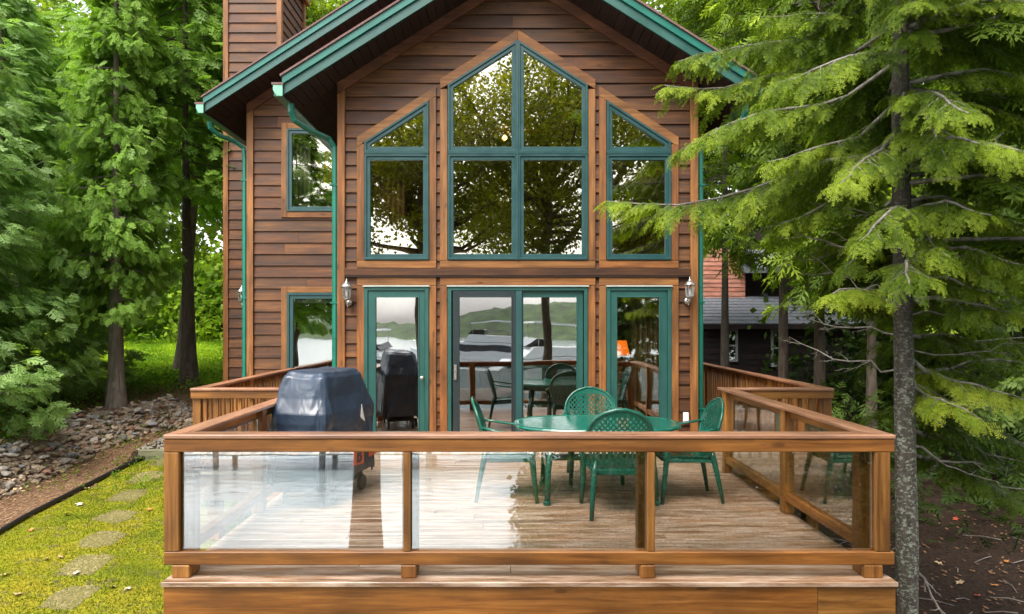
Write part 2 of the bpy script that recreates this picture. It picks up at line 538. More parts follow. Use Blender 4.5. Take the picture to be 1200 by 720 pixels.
def ground_mat():
    m, nt, b, out = newmat('ground_mix')
    at = nd(nt, "ShaderNodeAttribute", attribute_name="zone")
    sp = nt.nodes.new("ShaderNodeSeparateColor"); nt.links.new(at.outputs['Color'], sp.inputs[0])
    co = coords(nt, (1, 1, 1), rnd=False)
    def noise(s, d=6.0, r=0.6):
        n = nd(nt, "ShaderNodeTexNoise", Scale=s, Detail=d, Roughness=r); nt.links.new(co, n.inputs['Vector']); return n.outputs['Fac']
    nb, nf, nm = noise(1.3), noise(28, 8, .75), noise(6, 6, .65)
    ms = ramp(nt, nb, [(0.32, (0.085, 0.135, 0.008)), (0.48, (0.22, 0.23, 0.010)), (0.66, (0.33, 0.27, 0.020))]).outputs[0]
    ms2 = ramp(nt, nf, [(0.3, 0.45), (0.7, 1.35)]).outputs[0]
    mossc = mixc(nt, 1.0, ms, ms2, 'MULTIPLY')
    br = ramp(nt, nm, [(0.54, 0.0), (0.68, 1.0)]).outputs[0]
    mossc = mixc(nt, br, mossc, (0.16, 0.125, 0.06))
    mu = ramp(nt, nf, [(0.25, (0.04, 0.022, 0.012)), (0.5, (0.15, 0.085, 0.045)), (0.75, (0.32, 0.20, 0.12))]).outputs[0]
    gr = ramp(nt, nb, [(0.3, (0.11, 0.20, 0.008)), (0.7, (0.28, 0.40, 0.015))]).outputs[0]  # rear-lawn green made bright in place of sunlight
    gr = mixc(nt, 1.0, gr, ramp(nt, nf, [(0.3, 0.6), (0.7, 1.3)]).outputs[0], 'MULTIPLY')
    so = ramp(nt, nf, [(0.3, (0.010, 0.006, 0.004)), (0.5, (0.035, 0.022, 0.015)), (0.7, (0.085, 0.052, 0.034))]).outputs[0]
    def edge(sock):
        a = nd(nt, "ShaderNodeMath", operation='MULTIPLY_ADD'); a.inputs[1].default_value = 1.4; a.inputs[2].default_value = -0.2
        nt.links.new(sock, a.inputs[0])
        s2 = nd(nt, "ShaderNodeMath", operation='SUBTRACT'); nt.links.new(a.outputs[0], s2.inputs[0]); nt.links.new(nm, s2.inputs[1])
        return ramp(nt, s2.outputs[0], [(0.0, 0.0), (0.08, 1.0)]).outputs[0]
    c = mixc(nt, edge(sp.outputs[1]), so, mu)
    c = mixc(nt, edge(sp.outputs[2]), c, gr)
    c = mixc(nt, edge(sp.outputs[0]), c, mossc)
    nt.links.new(c, b.inputs['Base Color'])
    b.inputs['Roughness'].default_value = 0.95
    b.inputs['Specular IOR Level'].default_value = 0.15
    bp = nd(nt, "ShaderNodeBump", Strength=0.9, Distance=0.03); nt.links.new(nf, bp.inputs['Height'])
    nt.links.new(bp.outputs[0], b.inputs['Normal'])
    return m
go = link('ground', bigmesh('ground', V, F, [ground_mat()], colattr=zone, smooth=True))
tag(go, 'mossy lawn, bark mulch and dark soil sloping around the house', kind='structure')

# lake and far shore (behind the camera: they show in the window and railing glass)
def water_mat():
    m, nt, b, out = newmat('lake_water')
    b.inputs['Base Color'].default_value = (0.30, 0.36, 0.38, 1)  # pale base stands in for bright sky mirrored on the water
    b.inputs['Roughness'].default_value = 0.12
    b.inputs['IOR'].default_value = 1.9
    co = coords(nt, (1.0, 2.2, 1), rnd=False)
    n = nd(nt, "ShaderNodeTexNoise", Scale=1.1, Detail=5.0); nt.links.new(co, n.inputs['Vector'])
    bp = nd(nt, "ShaderNodeBump", Strength=0.35, Distance=0.15); nt.links.new(n.outputs['Fac'], bp.inputs['Height'])
    nt.links.new(bp.outputs[0], b.inputs['Normal'])
    return m
LAKE = -2.9
tag(MB().add([(-700, -700, LAKE), (700, -700, LAKE), (700, 1, LAKE), (-700, 1, LAKE)], [(0, 1, 2, 3)]).build('lake_water', water_mat()),
    'pale lake water in front of the house', kind='structure')
hx = np.linspace(-500, 500, 260); hy = np.linspace(-330, -170, 24)
HX, HY = np.meshgrid(hx, hy)
hh = LAKE - 1 + (9 + 3.5 * np.sin(HX * .021) + 3 * np.sin(HX * .057 + 1) + rng.normal(0, .9, HX.shape)) * sst((-170 - HY) / 60)
HV = np.stack([HX, HY, hh], -1).reshape(-1, 3)
ii = np.arange(HX.size).reshape(HX.shape)
HF = np.stack([ii[:-1, :-1], ii[:-1, 1:], ii[1:, 1:], ii[1:, :-1]], -1).reshape(-1, 4)
tag(link('far_shore_hills', bigmesh('far_shore_hills', HV, HF, [plain('wooded_hill', (0.05, 0.085, 0.03), rough=.95, noise=.85, nscale=.25)])),
    'low wooded hills on the far shore of the lake', kind='structure')

# ------------------------------------------------------------------ house
SF = 88.0; YF = 800 / SF            # front wall
SW = 70.0; YW = 800 / SW            # wing wall
def fx(px): return (px - 593) / SF + CAMX
def fz(py): return CAMZ + (379 - py) / SF
def wx(px): return (px - 593) / SW + CAMX
def wz(py): return CAMZ + (379 - py) / SW
HX0 = 2.39                          # half width of the front gable
APX, SLP = 6.40, 0.63
def rz_(x): return APX - SLP * abs(x)
WAX, WAPX, WSLP = -1.05, 7.58, 0.645
def wr_(x): return WAPX - WSLP * abs(x - WAX)

house = empty('house', (0, YF, 0), 'two-storey brown cedar-sided lake house with green trim and tall gable windows behind the deck', 'house')

# front openings
def mir(poly):
    return [(-x, z) for x, z in poly][::-1]
A = {}
A['side_low'] = [(fx(428), fz(305)), (fx(503), fz(305)), (fx(503), fz(182)), (fx(428), fz(182))]
A['side_top'] = [(fx(428), fz(180)), (fx(503), fz(180)), (fx(503), fz(119)), (fx(428), fz(167.5))]
A['mid_low'] = [(fx(525), fz(305)), (fx(606.2), fz(305)), (fx(606.2), fz(182)), (fx(525), fz(182))]
A['mid_top'] = [(fx(525), fz(180)), (fx(606.2), fz(180)), (fx(606.2), fz(49)), (fx(525), fz(101))]
def blocked(z):
    out = []
    e = 0.03
    zs, zt = fz(305), fz(336)
    if z < zt or (z > zs and z < fz(167.5)):
        out += [(fx(428) - e, fx(503) + e)]
    elif zs < z < fz(119):
        t = (z - fz(167.5)) / (fz(119) - fz(167.5))
        out += [(fx(428) + t * (fx(503) - fx(428)) - e * 2, fx(503) + e)]
    if z < zt or zs < z < fz(101):
        out += [(fx(525) - e, -fx(525) + e)]
    elif zs < z < fz(49):
        t = (z - fz(101)) / (fz(49) - fz(101))
        x = fx(525) * (1 - t) - e * 2
        out += [(x, -x)]
    for a, b in list(out):
        if b < -0.3: out.append((-b, -a))
    return sorted(out)
CRIT = [fz(v) for v in (336, 305, 167.5, 119, 101, 49)]
def lap_rows(z0, z1, expo):
    zs = []
    z = z0
    while z < z1:
        zs.append((z, min(z + expo, z1))); z += expo
    return zs
def siding_piece(levels, yb, y_lo, y_hi, zl, zh, parent, mat, axis='X', name='siding_board'):
    # levels: list of (z, a, b); board lies in plane, front face leans: thick at the bottom
    def dep(z): return y_lo + (y_hi - y_lo) * (z - zl) / (zh - zl)
    n = len(levels)
    fr, bk = [], []
    pts = [(a, z) for z, a, b in levels] + [(b, z) for z, a, b in reversed(levels)]
    for p, z in pts:
        fr.append((p, dep(z), z)); bk.append((p, yb, z))
    if axis == 'Y':
        fr = [(d, p, z) for p, d, z in fr]; bk = [(d, p, z) for p, d, z in bk]
    m = len(pts)
    mb = MB()
    mb.add(fr + bk, [tuple(range(m)), tuple(range(2 * m - 1, m - 1, -1))] + [(i, m + i, m + (i + 1) % m, (i + 1) % m) for i in range(m)])
    return mb.build(name, mat, parent)
def side_rows(z0, z1, expo, xlim, blk, crit, yplane, parent, mat, sgn=-1, axis='X'):
    for zl, zh in lap_rows(z0, z1, expo):
        cuts = [zl] + sorted(c for c in crit if zl + .004 < c < zh - .004) + [zh - 0.001]
        runs = []
        for a, b in zip(cuts[:-1], cuts[1:]):
            e = 0.0006
            def free(z):
                l, r = xlim(z)
                iv, cur = [], l
                for p, q in blk(z):
                    if q < l or p > r: continue
                    iv.append((cur, max(p, l))); cur = q
                iv.append((cur, r))
                return iv
            f0, f1 = free(a + e), free(b - e)
            if len(f0) == len(f1):
                for (p, q), (s, t) in zip(f0, f1):
                    if q - p > 0.02 or t - s > 0.02:
                        q = max(q, p); t = max(t, s)
                        runs.append([(a, p, q), (b, s, t)])
            else:
                g = f0 if len(f0) > len(f1) else f1
                for (p, q) in g:
                    if q - p > 0.02: runs.append([(a, p, q), (b, p, q)])
        # merge runs that continue each other
        merged = []
        for r in runs:
            for mm in merged:
                if abs(mm[-1][0] - r[0][0]) < 1e-6 and abs(mm[-1][1] - r[0][1]) < .02 and abs(mm[-1][2] - r[0][2]) < .02:
                    mm.append(r[1]); break
            else: merged.append(list(r))
        pieces_ = []
        for lv in merged:
            lo_, hi_ = max(l[1] for l in lv), min(l[2] for l in lv)
            if hi_ - lo_ > 1.5 and random.random() < .75:
                xj = random.uniform(lo_ + .4, hi_ - .4)
                pieces_ += [[(z_, p_, xj - .0015) for z_, p_, q_ in lv], [(z_, xj + .0015, q_) for z_, p_, q_ in lv]]
            else: pieces_.append(lv)
        for lv in pieces_:
            siding_piece(lv, yplane - sgn * 0.012, yplane + sgn * 0.030, yplane + sgn * 0.006, zl, zh, parent, mat, axis)

side_rows(-0.02, 6.40, 0.182, lambda z: (-min(HX0, max((APX - z) / SLP, .0)) + .01, min(HX0, max((APX - z) / SLP, .0)) - .01), blocked, CRIT + [rz_(HX0)], YF, house, M['sideX'])

# trim boards on the front
def trim(poly, mat, parent=house, y0=None, y1=None, name='trim_board', bevel=.004):
    y0 = YF - 0.050 if y0 is None else y0
    y1 = YF - 0.004 if y1 is None else y1
    return MB().prism(poly, y0, y1).build(name, mat, parent, bevel=bevel)
def rect(a, b, c, d): return [(fx(a), fz(d)), (fx(b), fz(d)), (fx(b), fz(c)), (fx(a), fz(c))]
def both(poly, matL, matR, **k):
    trim(poly, matL, **k); trim(mir(poly), matR, **k)
DK = -0.0
xl = -HX0
# corner boards
both([(xl, -0.25), (xl + .10, -0.25), (xl + .10, rz_(xl) - .10), (xl, rz_(xl) - .16)], M['trimZ'], M['trimZ'], name='corner_board', y0=YF - .056)
both([(xl, rz_(xl) - .155), (0, APX - .155), (0, APX - .002), (xl, rz_(xl) - .002)], M['rakeL'], M['rakeR'], name='rake_board', y0=YF - .053)
# vertical boards flanking the windows and the doors
for a, b, top in ((419, 427.6, 170), (503.4, 511.6, 112), (516, 524.6, 106)):
    both(rect(a, b, top, 305.6), M['trimZ'], M['trimZ'])
    both([(fx(a), -.02), (fx(b), -.02), (fx(b), fz(335.4)), (fx(a), fz(335.4))], M['trimZ'], M['trimZ'])
# horizontal boards
for a, b in ((419, 511.6),):
    both(rect(a, b, 306, 314.6), M['trimX'], M['trimX'])
    both(rect(a, b, 325.2, 335), M['trimX'], M['trimX'])
for c, d in ((306, 314.6), (325.2, 335)):
    trim([(fx(516), fz(d)), (-fx(516), fz(d)), (-fx(516), fz(c)), (fx(516), fz(c))], M['trimX'])
trim([(xl + .102, fz(323.4)), (-xl - .102, fz(323.4)), (-xl - .102, fz(315.2)), (xl + .102, fz(315.2))], M['sideX'], name='belt_board', y0=YF - .062)
trim([(xl + .102, fz(325)), (-xl - .102, fz(325)), (-xl - .102, fz(323.6)), (xl + .102, fz(323.6))], M['soffit'], name='belt_dark_strip', y0=YF - .07, bevel=0)  # dark strip drawn in the gap below the belt board
# sloped boards over the windows
cx = fx(606.2)
both([(fx(419), fz(162)), (fx(419), fz(174)), (fx(427.8), fz(168.2)), (fx(511.6), fz(113.8)), (fx(511.6), fz(102.2))], M['trimL'], M['trimR'], y0=YF - .054)
both([(fx(516), fz(94.5)), (fx(516), fz(106)), (fx(524.6), fz(101.5)), (0, fz(48.8)), (0, fz(36.5))], M['trimL'], M['trimR'], y0=YF - .054)

def make_window(poly, label=None, wout=.030, wsash=.046, y=YF, parent=house, mat=None, gl=None, name='window', back=0.05):
    mat = mat or M['teal']
    mb = MB()
    inn = inset(poly, wout)
    inn2 = inset(poly, wout + wsash)
    mb.ring(poly, inn, y - .066, y + back)
    mb.ring(inset(poly, wout - .001), inn2, y - .050, y + back - .01)
    w = mb.build(name, mat, parent, bevel=.003)
    MB().prism(inset(poly, wout + wsash - .008), y - .022, y - .014).build('pane', gl or M['win'], w)
    if label: w['label'] = label
    return w
for k in ('side_low', 'side_top', 'mid_low', 'mid_top'):
    make_window(A[k]); make_window(mir(A[k]))
# narrow stops between stacked windows
for a, b in ((fx(428), fx(503)), (-fx(503), -fx(428)), (fx(525), -fx(525))):
    trim([(a, fz(181.8)), (b, fz(181.8)), (b, fz(180.2)), (a, fz(180.2))], M['teal'], name='mullion', y0=YF - .072, y1=YF + .04, bevel=0)
trim([(-.008 + 0, fz(305)), (.008, fz(305)), (.008, fz(50.2)), (-.008, fz(50.2))], M['teal'], name='mullion', y0=YF - .078, y1=YF + .04, bevel=0)

# doors
def door_leaf(x0, x1, z0, z1, gx0, gx1, gz0, gz1, mat, gl, yf, name='door', parent=house, th=.045):
    mb = MB().ring([(x0, z0), (x1, z0), (x1, z1), (x0, z1)], [(gx0, gz0), (gx1, gz0), (gx1, gz1), (gx0, gz1)], yf, yf + th)
    # glazing bead
    e = .012
    mb.ring([(gx0 - e, gz0 - e), (gx1 + e, gz0 - e), (gx1 + e, gz1 + e), (gx0 - e, gz1 + e)], [(gx0 + .004, gz0 + .004), (gx1 - .004, gz0 + .004), (gx1 - .004, gz1 - .004), (gx0 + .004, gz1 - .004)], yf - .008, yf + .01)
    d = mb.build(name, mat, parent, bevel=.003)
    MB().prism([(gx0 - .005, gz0 - .005), (gx1 + .005, gz0 - .005), (gx1 + .005, gz1 + .005), (gx0 - .005, gz1 + .005)], yf + .018, yf + .026).build('pane', gl, d)
    return d
def door_frame(x0, x1, z1, w=.05):
    poly = [(x0, -.015), (x1, -.015), (x1, z1), (x0, z1)]
    f = MB().ring(poly, [(x0 + w, .035), (x1 - w, .035), (x1 - w, z1 - w), (x0 + w, z1 - w)], YF - .062, YF + .07).build('door_frame', M['teal_door'], house, bevel=.003)
    MB().box(x0 - .01, x1 + .01, YF - .082, YF - .063, z1 + .002, z1 + .016).build('head_flashing', M['flash'], f)
    return f
ztop = fz(336.5)
for s in (1, -1):
    xa, xb = sorted((s * fx(427.5), s * fx(503)))
    ga, gb = sorted((s * fx(441), s * fx(491)))
    door_frame(xa, xb, ztop)
    d = door_leaf(xa + .053, xb - .053, .04, ztop - .053, ga, gb, .26, fz(348.5), M['teal_door'], M['door_glass'], YF - .045)
    if s == 1:
        h = MB().lathe([(.02, 0), (.022, .004), (.01, .012), (.01, .04), (.024, .05), (.026, .065), (.018, .078)], 12).build('handle', M['silver'], d, smooth=True, world_space=False)
        h.location = Vector((xb - .085, YF - .045, .98)) - OFF[house.name]; h.rotation_euler = (R(90), 0, 0)
door_frame(fx(525), -fx(525), ztop)
door_leaf(fx(531), fx(604), .04, ztop - .055, fx(538.5), fx(599.5), .14, fz(348.5), M['dark_frame'], M['screen_glass'], YF - .058, name='screen_door', th=.03)
door_leaf(fx(603), fx(683), .04, ztop - .055, fx(613), fx(676), .16, fz(348.5), M['teal_door'], M['door_glass'], YF - .020, name='sliding_door', th=.04)
MB().box(fx(604.2), fx(611.5), YF - .066, YF - .022, .04, ztop - .055).build('door_stile', M['teal'], house, bevel=.003)
MB().box(fx(532.5), fx(535.5), YF - .085, YF - .059, .95, 1.15).build('handle', M['silver'], house, bevel=.004)
# socket cover
MB().box(fx(799.5), fx(806), YF - .062, YF - .031, fz(496), fz(483)).build('socket_cover', M['white'], house, bevel=.006)

# ---- wing wall
wing_z = wr_(-4.48)
WX0, WX1 = -4.48, -2.2
wu = [(wx(337.5), wz(248.5)), (wx(337.5) + 1.0, wz(248.5)), (wx(337.5) + 1.0, wz(152)), (wx(337.5), wz(152))]
wd = [(wx(337.5), -.01), (wx(337.5) + 1.0, -.01), (wx(337.5) + 1.0, wz(343.5)), (wx(337.5), wz(343.5))]
def wblk(z):
    o = []
    for p in (wu, wd):
        if p[0][1] < z < p[2][1]: o.append((p[0][0] - .03, 0))
    return o
side_rows(-.6, wr_(-2.4) + .05, 0.192, lambda z: (max(WX0, WAX - (WAPX - z) / WSLP) + .01, -2.2), wblk, [wu[0][1], wu[2][1], wd[2][1], wing_z], YW, house, M['sideX'])
def wtrim(poly, mat, name='trim_board', y0=None): return trim(poly, mat, y0=y0 or YW - .050, y1=YW - .004, name=name)
wtrim([(WX0, -.6), (WX0 + .11, -.6), (WX0 + .11, wing_z - .10), (WX0, wing_z - .17)], M['trimZ'], 'corner_board', YW - .056)
wtrim([(WX0, wing_z - .165), (-2.3, wr_(-2.3) - .165), (-2.3, wr_(-2.3) - .002), (WX0, wing_z - .002)], M['rakeL'], 'rake_board', YW - .053)
for p, z0 in ((wu, 1), (wd, 0)):
    xa, xb, za, zb = p[0][0], p[1][0], p[0][1], p[2][1]
    wtrim([(xa - .10, za - (.10 if z0 else 0)), (xa - .002, za - (.10 if z0 else 0)), (xa - .002, zb + .10), (xa - .10, zb + .10)], M['trimZ'])
    wtrim([(xa, zb + .002), (xb, zb + .002), (xb, zb + .10), (xa, zb + .10)], M['trimX'])
    if z0: wtrim([(xa, za - .10), (xb, za - .10), (xb, za - .002), (xa, za - .002)], M['trimX'])
w1 = make_window(wu, y=YW, wout=.03, wsash=.05)
w2 = make_window(wd, y=YW, wout=.04, wsash=.06, gl=M['door_glass'])
MB().box(wd[0][0] + .10, wd[1][0] - .1, YW + .03, YW + .05, wd[2][1] - .17, wd[2][1] - .11).build('blind_rail', M['flash'], w2)
# house side and back walls
core = MB()
core.box(-HX0 + .012, -HX0 + .10, YF + .02, YW + .3, -.9, 4.84)
core.box(HX0 - .10, HX0 - .012, YF + .02, 17, -.9, 4.84)
core.box(WX0 + .012, WX0 + .12, YW + .02, 17, -.9, wing_z)
core.prism([(WX0, -.9), (HX0, -.9), (HX0, 4.9), (WAX, 7.4), (WX0, wing_z)], 16.9, 17.0)
core.build('side_wall', M['sideY'], house)
MB().box(-HX0 + .10, HX0 - .10, YF + .08, 16.9, -.10, -.02).box(WX0 + .12, -HX0 + .1, YW + .06, 16.9, -.10, -.02).build('interior_floor', M['inwood'], house)
MB().box(-HX0 + .1, HX0 - .1, 14.4, 14.5, -.02, 6.4).build('interior_wall', M['inwood'], house)
MB().box(-HX0 + .1, -HX0 + .16, YF + .08, 14.4, -.02, 4.86).build('interior_wall', M['inwood'], house)
MB().box(HX0 - .16, HX0 - .1, YF + .08, 14.4, -.02, 4.86).build('interior_wall', M['inwood'], house)
MB().box(WX0 + .12, -HX0 + .01, YW + 2.2, YW + 2.3, -.02, 5.6).box(WX0 + .12, -HX0 + .01, YW + .06, YW + 2.2, 2.7, 2.8).build('interior_wall', M['dark_inside'], house)
# room ceiling boards, running down the slope (faint lines behind the upper glass)
for s in (-1, 1):
    y = YF + .12
    while y < 13.4:
        MB().add([(0, y, APX - .06), (s * (HX0 - .1), y, rz_(HX0 - .1) - .06), (s * (HX0 - .1), y + .128, rz_(HX0 - .1) - .06), (0, y + .128, APX - .06),
                  (0, y, APX - .03), (s * (HX0 - .1), y, rz_(HX0 - .1) - .03), (s * (HX0 - .1), y + .128, rz_(HX0 - .1) - .03), (0, y + .128, APX - .03)],
                 [(0, 1, 2, 3), (7, 6, 5, 4), (0, 4, 5, 1), (1, 5, 6, 2), (2, 6, 7, 3), (3, 7, 4, 0)]).build('ceiling_board', M['inwood'], house)
        y += .14
# left wall and gable wall of the loft above the side wing get closed by the roof

# ---- roofs
def make_roof(ax, apex, slp, xl_, xr_, y0, y1, wall_y, soff_lim, tag_):
    # underside z = apex - slp*|x-ax|
    def uz(x): return apex - slp * abs(x - ax)
    roof = MB().prism([(xl_, uz(xl_) + .012), (ax, apex + .012), (xr_, uz(xr_) + .012), (xr_, uz(xr_) + .20), (ax, apex + .20), (xl_, uz(xl_) + .20)], y0 + .03, y1).build('roof', M['shingle'], house)
    # deck of shingle courses along the rake edge
    for s, xe in ((-1, xl_), (1, xr_)):
        L = abs(xe - ax)
        # fascia lower and upper tiers
        t0, t1, t2 = -.004, .125, .225
        for za, zb, ya, mt, nm in ((t0, t1, y0, M['fascia'], 'fascia_board'), (t1, t2, y0 - .028, M['fascia2'], 'drip_edge')):
            MB().prism([(ax, apex + za), (xe + s * .01, uz(xe) + za - slp * .01), (xe + s * .01, uz(xe) + zb - slp * .01), (ax, apex + zb)][::s], ya, y0 + .03).build(nm, mt, roof, bevel=.003)
        MB().prism([(ax, apex + t2 + .002), (xe + s * .03, uz(xe) + t2 - slp * .03 + .002), (xe + s * .03, uz(xe) + t2 - slp * .03 + .03), (ax, apex + t2 + .03)][::s], y0 - .05, y1).build('shingle_edge', M['shingle'], roof)
        # soffit boards under the front overhang
        w = .125 * math.cos(math.atan(slp))
        x = 0.0
        while x < L - .01:
            xa, xb = ax + s * x, ax + s * min(x + w - .008, L)
            if soff_lim(s):
                MB().add([(xa, y0 + .031, uz(xa) - .010), (xb, y0 + .031, uz(xb) - .010), (xb, wall_y, uz(xb) - .010), (xa, wall_y, uz(xa) - .010),
                          (xa, y0 + .031, uz(xa) + .010), (xb, y0 + .031, uz(xb) + .010), (xb, wall_y, uz(xb) + .010), (xa, wall_y, uz(xa) + .010)],
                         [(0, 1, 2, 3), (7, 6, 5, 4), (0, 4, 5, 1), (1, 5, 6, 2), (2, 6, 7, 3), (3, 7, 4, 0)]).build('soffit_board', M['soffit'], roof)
            x += w
    # eave soffit and gutter at each side
    for s, xe in ((-1, xl_), (1, xr_)):
        if not soff_lim(s): continue
        z = uz(xe)
        MB().box(min(xe, xe + s * .10), max(xe, xe + s * .10), y0 - .02, y1, z - .03, z - .022).box(min(xe + s * .10, xe + s * .112), max(xe + s * .10, xe + s * .112), y0 - .02, y1, z - .03, z + .10).build('gutter', M['spout'], roof)
        MB().prism([(xe - s * .002, z - .035), (xe + s * .075, z - .035), (xe + s * .118, z + .04), (xe + s * .118, z + .105), (xe - s * .002, z + .105)][::s], y0 - .04, y0 - .021).build('gutter_end_cap', M['gutter_end'], roof, bevel=.004)
        MB().box(min(xe - s * .01, xe + s * .135), max(xe - s * .01, xe + s * .135), y0 - .045, y0 + .5, z + .107, z + .135).build('shingle_edge', M['shingle'], roof)
    return roof
OV = 0.58
make_roof(0, APX, SLP, -2.93, 2.93, YF - OV, YW + .4, YF + .02, lambda s: True, 'front')
make_roof(WAX, WAPX, WSLP, -4.95, 2.92, YW - OV, 17.6, YW + .02, lambda s: s < 0, 'wing')
# sloping soffit under the side eaves
for s_, ya_, yb_ in ((-1, YF + .02, YW + .3), (1, YF + .02, YW + .3)):
    y = ya_
    while y < yb_:
        y2 = min(y + .5, yb_)
        for q0, q1 in ((HX0, HX0 + .27), (HX0 + .275, 2.93)):
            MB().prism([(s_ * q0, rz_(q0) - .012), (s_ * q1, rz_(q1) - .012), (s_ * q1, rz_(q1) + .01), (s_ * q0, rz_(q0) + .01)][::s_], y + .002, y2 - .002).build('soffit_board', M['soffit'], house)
        y = y2
for y in np.arange(YW + .02, 16.5, .5):
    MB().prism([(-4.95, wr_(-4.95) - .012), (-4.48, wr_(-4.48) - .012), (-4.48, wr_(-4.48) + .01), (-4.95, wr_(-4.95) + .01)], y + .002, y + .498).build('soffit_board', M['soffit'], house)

def spout(pts, w=.085, d=.06, ticks=()):
    mb = MB().tube(pts, [(w / 2, d / 2)] * len(pts), seg=8, flat=(1, 0, 0))
    return mb
def downspout(pts):
    o = spout(pts).build('downspout', M['spout'], house, smooth=False)
    x, y, z0 = pts[-1]; z1 = pts[-2][2]
    for z in (z0 + .5, (z0 + z1) / 2, z1 - .35):
        MB().box(x - .052, x + .052, y - .038, y + .038, z - .012, z + .012).build('strap', M['spout'], o)
    return o
downspout([(-2.90, YF - .38, 4.50), (-2.90, YF - .38, 4.40), (-2.87, YF - .34, 4.30), (-2.72, YF - .18, 4.22), (-2.52, YF + .02, 4.16), (-2.455, YF + .06, 4.06), (-2.45, YF + .06, 3.9), (-2.45, YF + .06, .05)])
downspout([(2.90, YF - .38, 4.50), (2.90, YF - .38, 4.40), (2.87, YF - .34, 4.30), (2.72, YF - .18, 4.22), (2.52, YF + .02, 4.16), (2.455, YF + .06, 4.06), (2.45, YF + .06, 3.9), (2.45, YF + .06, .05)])
downspout([(-4.95, YW - .40, 4.96), (-4.94, YW - .38, 4.86), (-4.86, YW - .28, 4.78), (-4.66, YW - .05, 4.72), (-4.56, YW + .03, 4.64), (-4.55, YW + .04, 4.45), (-4.55, YW + .04, -.2)])

# ---- chimney
CX0, CX1, CY0, CY1, CZ = -5.62, -4.58, 800 / 60, 14.9, 8.66
chim = MB().box(CX0 + .02, CX1 - .02, CY0 + .02, CY1 - .02, -.5, CZ - .02).build('chimney', M['sideX'], house)
side_rows(-.5, CZ - .02, 0.192, lambda z: (CX0 + .02, CX1 - .02), lambda z: [], [], CY0, chim, M['sideX'])
side_rows(4.6, CZ - .02, 0.192, lambda z: (CY0 + .02, CY1 - .02), lambda z: [], [], CX1, chim, M['sideY'], sgn=1, axis='Y')
for a in (CX0 - .045, CX1 - .045):
    MB().box(a, a + .10, CY0 - .05, CY0 + .05, -.5, CZ - .03).build('corner_board', M['trimZ'], chim, bevel=.004)
MB().box(CX1 - .04, CX1 + .055, CY1 - .1, CY1, 4.6, CZ - .03).build('corner_board', M['trimZ'], chim, bevel=.004)
MB().box(CX0 - .12, CX1 + .12, CY0 - .12, CY1 + .12, CZ, CZ + .16).build('chimney_cap', M['trimX'], chim, bevel=.01)

# ------------------------------------------------------------------ lanterns
def lantern(loc, rz, label):
    t = empty('wall_lantern', loc, label, 'wall lantern', 'silver coach lanterns on the house walls', rz)
    # local: wall plane at y=0, lantern sticks out to -y
    MB().lathe([(.045, 0), (.05, .01), (.03, .022), (.015, .03)], 14).build('back_plate', M['silver'], t, smooth=True, world_space=False).rotation_euler = (R(90), 0, 0)
    MB().tube([(0, -.02, 0), (0, -.07, -.03), (0, -.12, -.02), (0, -.13, .03)], .009, 8).tube([(0, -.03, -.015), (0, -.05, -.06), (0, -.085, -.055), (0, -.08, -.03)], .006, 6).build('arm', M['silver'], t, smooth=True, world_space=False)
    c = (0, -.13, 0)
    MB().lathe([(.012, .02), (.04, .035), (.045, .045), (.045, .055)], 6, c).build('base_cup', M['silver'], t, world_space=False)
    MB().lathe([(.043, .055), (.056, .20)], 6, c).build('lantern_glass', M['clear'], t, world_space=False)
    f = MB()
    for k in range(6):
        a = 2 * math.pi * k / 6
        f.tube([(c[0] + .045 * math.cos(a), c[1] + .045 * math.sin(a), .055), (c[0] + .059 * math.cos(a), c[1] + .059 * math.sin(a), .20)], .0045, 5)
    f.build('cage', M['silver'], t, world_space=False)
    MB().lathe([(.075, .198), (.078, .208), (.045, .245), (.022, .262), (.018, .275), (.006, .285), (.009, .30), (.003, .315)], 12, c).build('roof_cap', M['silver'], t, smooth=True, world_space=False)
    MB().lathe([(.012, .055), (.012, .10), (.016, .12), (.010, .16)], 8, c).build('candle_bulb', M['white'], t, smooth=True, world_space=False)
    return t
lantern((fx(409.5), YF - .032, fz(355)), 0, 'silver coach lantern on the siding just left of the single glass door behind the grill')
lantern((fx(804.5), YF - .032, fz(353)), 0, 'silver coach lantern beside the green downspout, right of the door with the lamp')
lantern((-4.49, YW + .10, wz(356)), R(-90), 'small lantern on the side of the left wing, half hidden by its downspout')

# ------------------------------------------------------------------ interior things
def curtain(x0, x1, y, z0, z1, mat, label, folds=7):
    n = folds * 8
    mb = MB()
    v = []
    for zi in (z0, z1):
        for i in range(n + 1):
            t = i / n
            v.append((x0 + (x1 - x0) * t, y + .035 * math.sin(t * folds * 2 * math.pi), zi))
    mb.add(v, [(i, i + 1, n + 2 + i, n + 1 + i) for i in range(n)])
    o = mb.build('curtain', mat, None, smooth=True, solid=.006)
    return tag(o, label, 'curtain')
curtain(fx(429), fx(472), YF + .22, fz(300), fz(195), M['curtain'], 'golden pleated curtain behind the left lower side window')
curtain(wx(340), wx(360), YW + .20, wz(246), wz(154), M['curtain2'], 'pale blue-grey curtain behind the upper window of the left wing', 4)
curtain(fx(745), fx(783), YF + .3, .05, fz(338), M['curtain'], 'tan curtain hanging inside the right glass door', 6)

